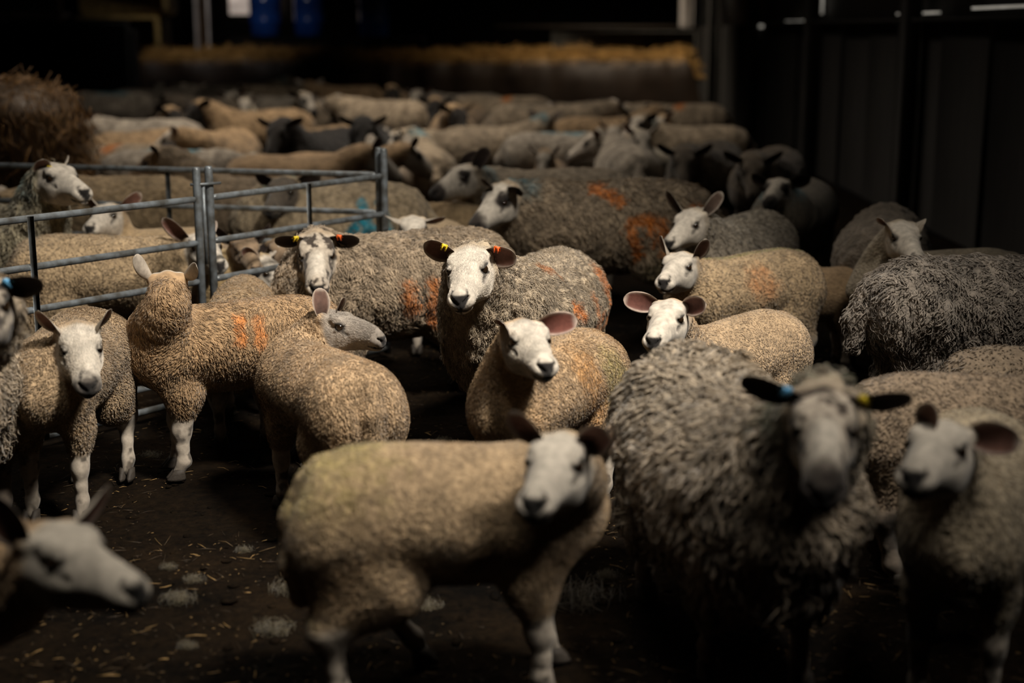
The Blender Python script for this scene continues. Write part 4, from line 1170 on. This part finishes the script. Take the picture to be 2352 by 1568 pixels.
# right wall: upright panels between heavier dark posts
mb = MB(); y = 1.0; k = 0
while y < 27.5:
    w = 1.12; mb.box((3.30 + (.03 if k % 2 else 0), y + w / 2, .80), (.06, w - .03, 1.60), bev=.01); y += w; k += 1
mb.box((3.36, 13, 2.7), (.06, 31, 5.4))
struct('wall_right', mb, M['board'])
for i, yy in enumerate((7.9, 11.6, 15.4, 19.2, 23.0)):
    o = MB().box((3.17, yy, 1.6), (.14, .20, 3.2), bev=.015).build('barn_post', M['darkwall'], smooth=False)
    tag(o, ('dark upright post on the right wall, nearest', 'dark upright post on the right wall, second from near', 'dark upright post on the right wall, middle', 'dark upright post on the right wall, second from far', 'dark upright post on the right wall, farthest')[i], 'post', 'posts along the right wall')
struct('wall_back', MB().box((-2.8, 29.3, 3.0), (12.6, .2, 6.0)), M['darkwall'])
struct('wall_left', MB().box((-9.0, 13, 3.0), (.2, 33, 6.0)), M['darkwall'])
struct('wall_front', MB().box((-2.8, -3.0, 3.0), (12.6, .2, 6.0)), M['darkwall'])
struct('ceiling', MB().box((-2.8, 13.2, 6.05), (12.6, 32.6, .1)), M['darkwall'])
# gaps of daylight over the right wall
def gap(i, y0, y1, z, hgt, x=3.25):
    struct('window_%d' % i, MB().box((x, .5 * (y0 + y1), z), (.02, y1 - y0, hgt)), M['day'])
gap(1, 8.7, 10.3, 1.69, .016); gap(2, 11.1, 12.3, 1.67, .016); gap(3, 18.9, 19.6, 1.585, .05); gap(4, 15.9, 17.3, 1.625, .03); gap(5, 15.3, 15.5, 1.9, .4)
struct('trim_1', MB().box((3.22, 14.2, 1.615), (.14, 13.0, .03)), M['darkwall'])
# concrete panel wall at the back left
struct('wall_panel', MB().box((-7.4, 23.2, .84), (2.6, .15, 1.62), bev=.02).box((-6.25, 23.25, .78), (.5, .2, 1.5), bev=.02), M['concrete'])
struct('trim_2', MB().box((-8.3, 23.4, 1.76), (2.4, .1, .09)), M['whitepost'])
o = MB().box((-7.28, 23.35, 2.2), (.15, .15, 1.1), bev=.02).build('steel_post', M['whitepost'], smooth=False); tag(o, 'short pale post above the concrete panel at far left', 'post')
o = MB().box((-5.28, 24.9, 1.9), (.24, .22, 3.6), bev=.03).build('steel_post', M['whitepost'], smooth=False); tag(o, 'whitewashed post rising behind the left end of the hay bank', 'post')
o = MB().box((3.06, 25.6, 2.6), (.22, .22, 2.1), bev=.03).build('steel_post', M['whitepost'], smooth=False); tag(o, 'whitewashed post at the back right above the grey trough', 'post')
struct('window_6', MB().box((-5.15, 29.1, 2.20), (.95, .06, .75)), M['day2'])
# grey trough under the right post
tr = bpy.data.objects.new('feed_trough', None); COL.objects.link(tr); tr.location = (1.95, 25.6, 0); tag(tr, 'long grey trough behind the right part of the hay bank', 'trough')
M['trough'] = mat_plain('trough_grey', (.20, .19, .17), rough=.7, var=.4, vscale=4)
MB().box((0, -.25, 1.28), (2.5, .06, .46), bev=.015).build('trough_side', M['trough'], tr, smooth=False)
MB().box((0, .25, 1.28), (2.5, .06, .46), bev=.015).build('trough_side', M['trough'], tr, smooth=False)
MB().box((0, 0, 1.05), (2.5, .5, .05)).build('trough_floor', M['trough'], tr, smooth=False)
MB().box((-1.0, 0, .51), (.1, .5, 1.02)).build('trough_stand', M['trough'], tr, smooth=False)
MB().box((1.0, 0, .51), (.1, .5, 1.02)).build('trough_stand', M['trough'], tr, smooth=False)
struct('trim_3', MB().box((1.5, 25.95, 1.58), (3.6, .08, .06)), M['timber'])
# straw bales and drums beyond the bank
for i, (x, z) in enumerate(((-6.75, .45), (-6.75, 1.35), (-6.6, 2.2))):
    o = MB().box((x, 25.2, z), (1.5, .9, .86), bev=.07).build('straw_bale', M['bale'], smooth=False)
    tag(o, ('bottom straw bale of the stack behind the concrete panel', 'middle straw bale of the stack behind the concrete panel', 'top straw bale of the stack behind the concrete panel')[i], 'bale', 'stacked straw bales')
o = MB().box((-5.9, 26.4, .6), (.1, .1, .1)); 
def drum(x, y, z0, label):
    root = bpy.data.objects.new('plastic_drum', None); COL.objects.link(root); root.location = (x, y, z0); tag(root, label, 'drum', 'blue drums at the back of the barn')
    rs, zs = [], []
    prof = [(0, .24), (.03, .28), (.25, .285), (.28, .30), (.31, .285), (.60, .285), (.63, .30), (.66, .285), (.86, .28), (.90, .25)]
    MB().tube([(0, 0, z) for z, r_ in prof], [r_ for z, r_ in prof], 28).build('drum_shell', M['bluep'], root)
    MB().tube([(.12, 0, .895), (.12, 0, .93)], .04, 12).build('drum_cap', M['bluep'], root)
pl = MB().box((-3.4, 27.0, .70), (3.6, .9, 1.40), bev=.02).build('storage_bench', M['darkwall'], smooth=False); tag(pl, 'dark bench in the gloom carrying the blue drums', 'bench')
drum(-4.55, 26.9, 1.40, 'blue plastic drum left of the row beyond the hay bank'); drum(-3.75, 27.0, 1.40, 'blue plastic drum in the middle of the row beyond the hay bank'); drum(-2.55, 26.9, 1.40, 'blue plastic drum right of the row beyond the hay bank')

# ---------------------------------------------------------------- light
def lamp(kind, name, loc, aim, energy, col, **kw):
    l = bpy.data.lights.new(name, kind); l.energy = energy; l.color = col
    for k_, v in kw.items(): setattr(l, k_, v)
    o = bpy.data.objects.new(name, l); COL.objects.link(o); o.location = loc
    o.rotation_euler = (Vector(aim) - Vector(loc)).to_track_quat('-Z', 'Y').to_euler()
    return o
lamp('SPOT', 'roof_light', (1.95, 2.0, 5.6), (-.42, 4.95, .4), 2950, (1.0, .92, .81), spot_size=math.radians(45.5), spot_blend=1.0, shadow_soft_size=.5)
lamp('AREA', 'overhead_fill', (-.9, 5.4, 5.9), (-.8, 5.2, 0), 24, (1.0, .92, .80), shape='RECTANGLE', size=2.2, size_y=3.0, spread=math.radians(90))  # added weak fill from above; the ceiling has no opening here
lamp('SPOT', 'near_fill', (-.1, 1.6, 5.2), (-.92, 2.72, .42), 330, (1.0, .92, .80), spot_size=math.radians(42), spot_blend=1.0, shadow_soft_size=.4)  # added fill that lifts the near left corner lamb, no real gap
lamp('SPOT', 'right_fill', (2.1, .9, 4.5), (.62, 2.9, .78), 190, (1.0, .93, .84), spot_size=math.radians(25), spot_blend=1.0, shadow_soft_size=.3)  # added narrow spot to brighten the ragged ewe's face, no real gap
lamp('AREA', 'far_roof_opening', (-1.8, 12.5, 5.9), (-1.8, 12.5, 0), 150, (1.0, .88, .74), shape='RECTANGLE', size=1.8, size_y=7.0, spread=math.radians(110))
lamp('SPOT', 'hay_fill', (2.3, 22.5, 4.9), (1.9, 24.0, 1.0), 520, (1.0, .85, .65), spot_size=math.radians(95), spot_blend=1.0, shadow_soft_size=.4)  # added spot that brings up the golden top of the hay bank
lamp('SPOT', 'far_left_fill', (-4.6, 22.2, 4.6), (-5.3, 24.8, 1.7), 150, (1.0, .93, .88), spot_size=math.radians(70), spot_blend=1.0, shadow_soft_size=.2)  # added spot to brighten the whitewashed post at the back left
w = bpy.data.worlds.new('World'); bpy.context.scene.world = w; w.use_nodes = True
w.node_tree.nodes['Background'].inputs[0].default_value = (.75, .85, 1, 1); w.node_tree.nodes['Background'].inputs[1].default_value = .002

# ---------------------------------------------------------------- camera
cd = bpy.data.cameras.new('camera'); cam = bpy.data.objects.new('camera', cd); COL.objects.link(cam)
cam.location = CAM; cam.rotation_euler = (math.pi / 2 - PITCH, 0, 0)
cd.sensor_width = 36; cd.lens = FPX * 36 / 2352; cd.clip_end = 100
cd.dof.use_dof = True; cd.dof.focus_distance = 4.95; cd.dof.aperture_fstop = 1.32
sc_ = bpy.context.scene; sc_.camera = cam
sc_.cycles.use_adaptive_sampling = True; sc_.cycles.adaptive_threshold = .07; sc_.cycles.max_bounces = 3; sc_.cycles.diffuse_bounces = 2; sc_.cycles.glossy_bounces = 2
sc_.view_settings.view_transform = 'Standard'; sc_.view_settings.look = 'None'
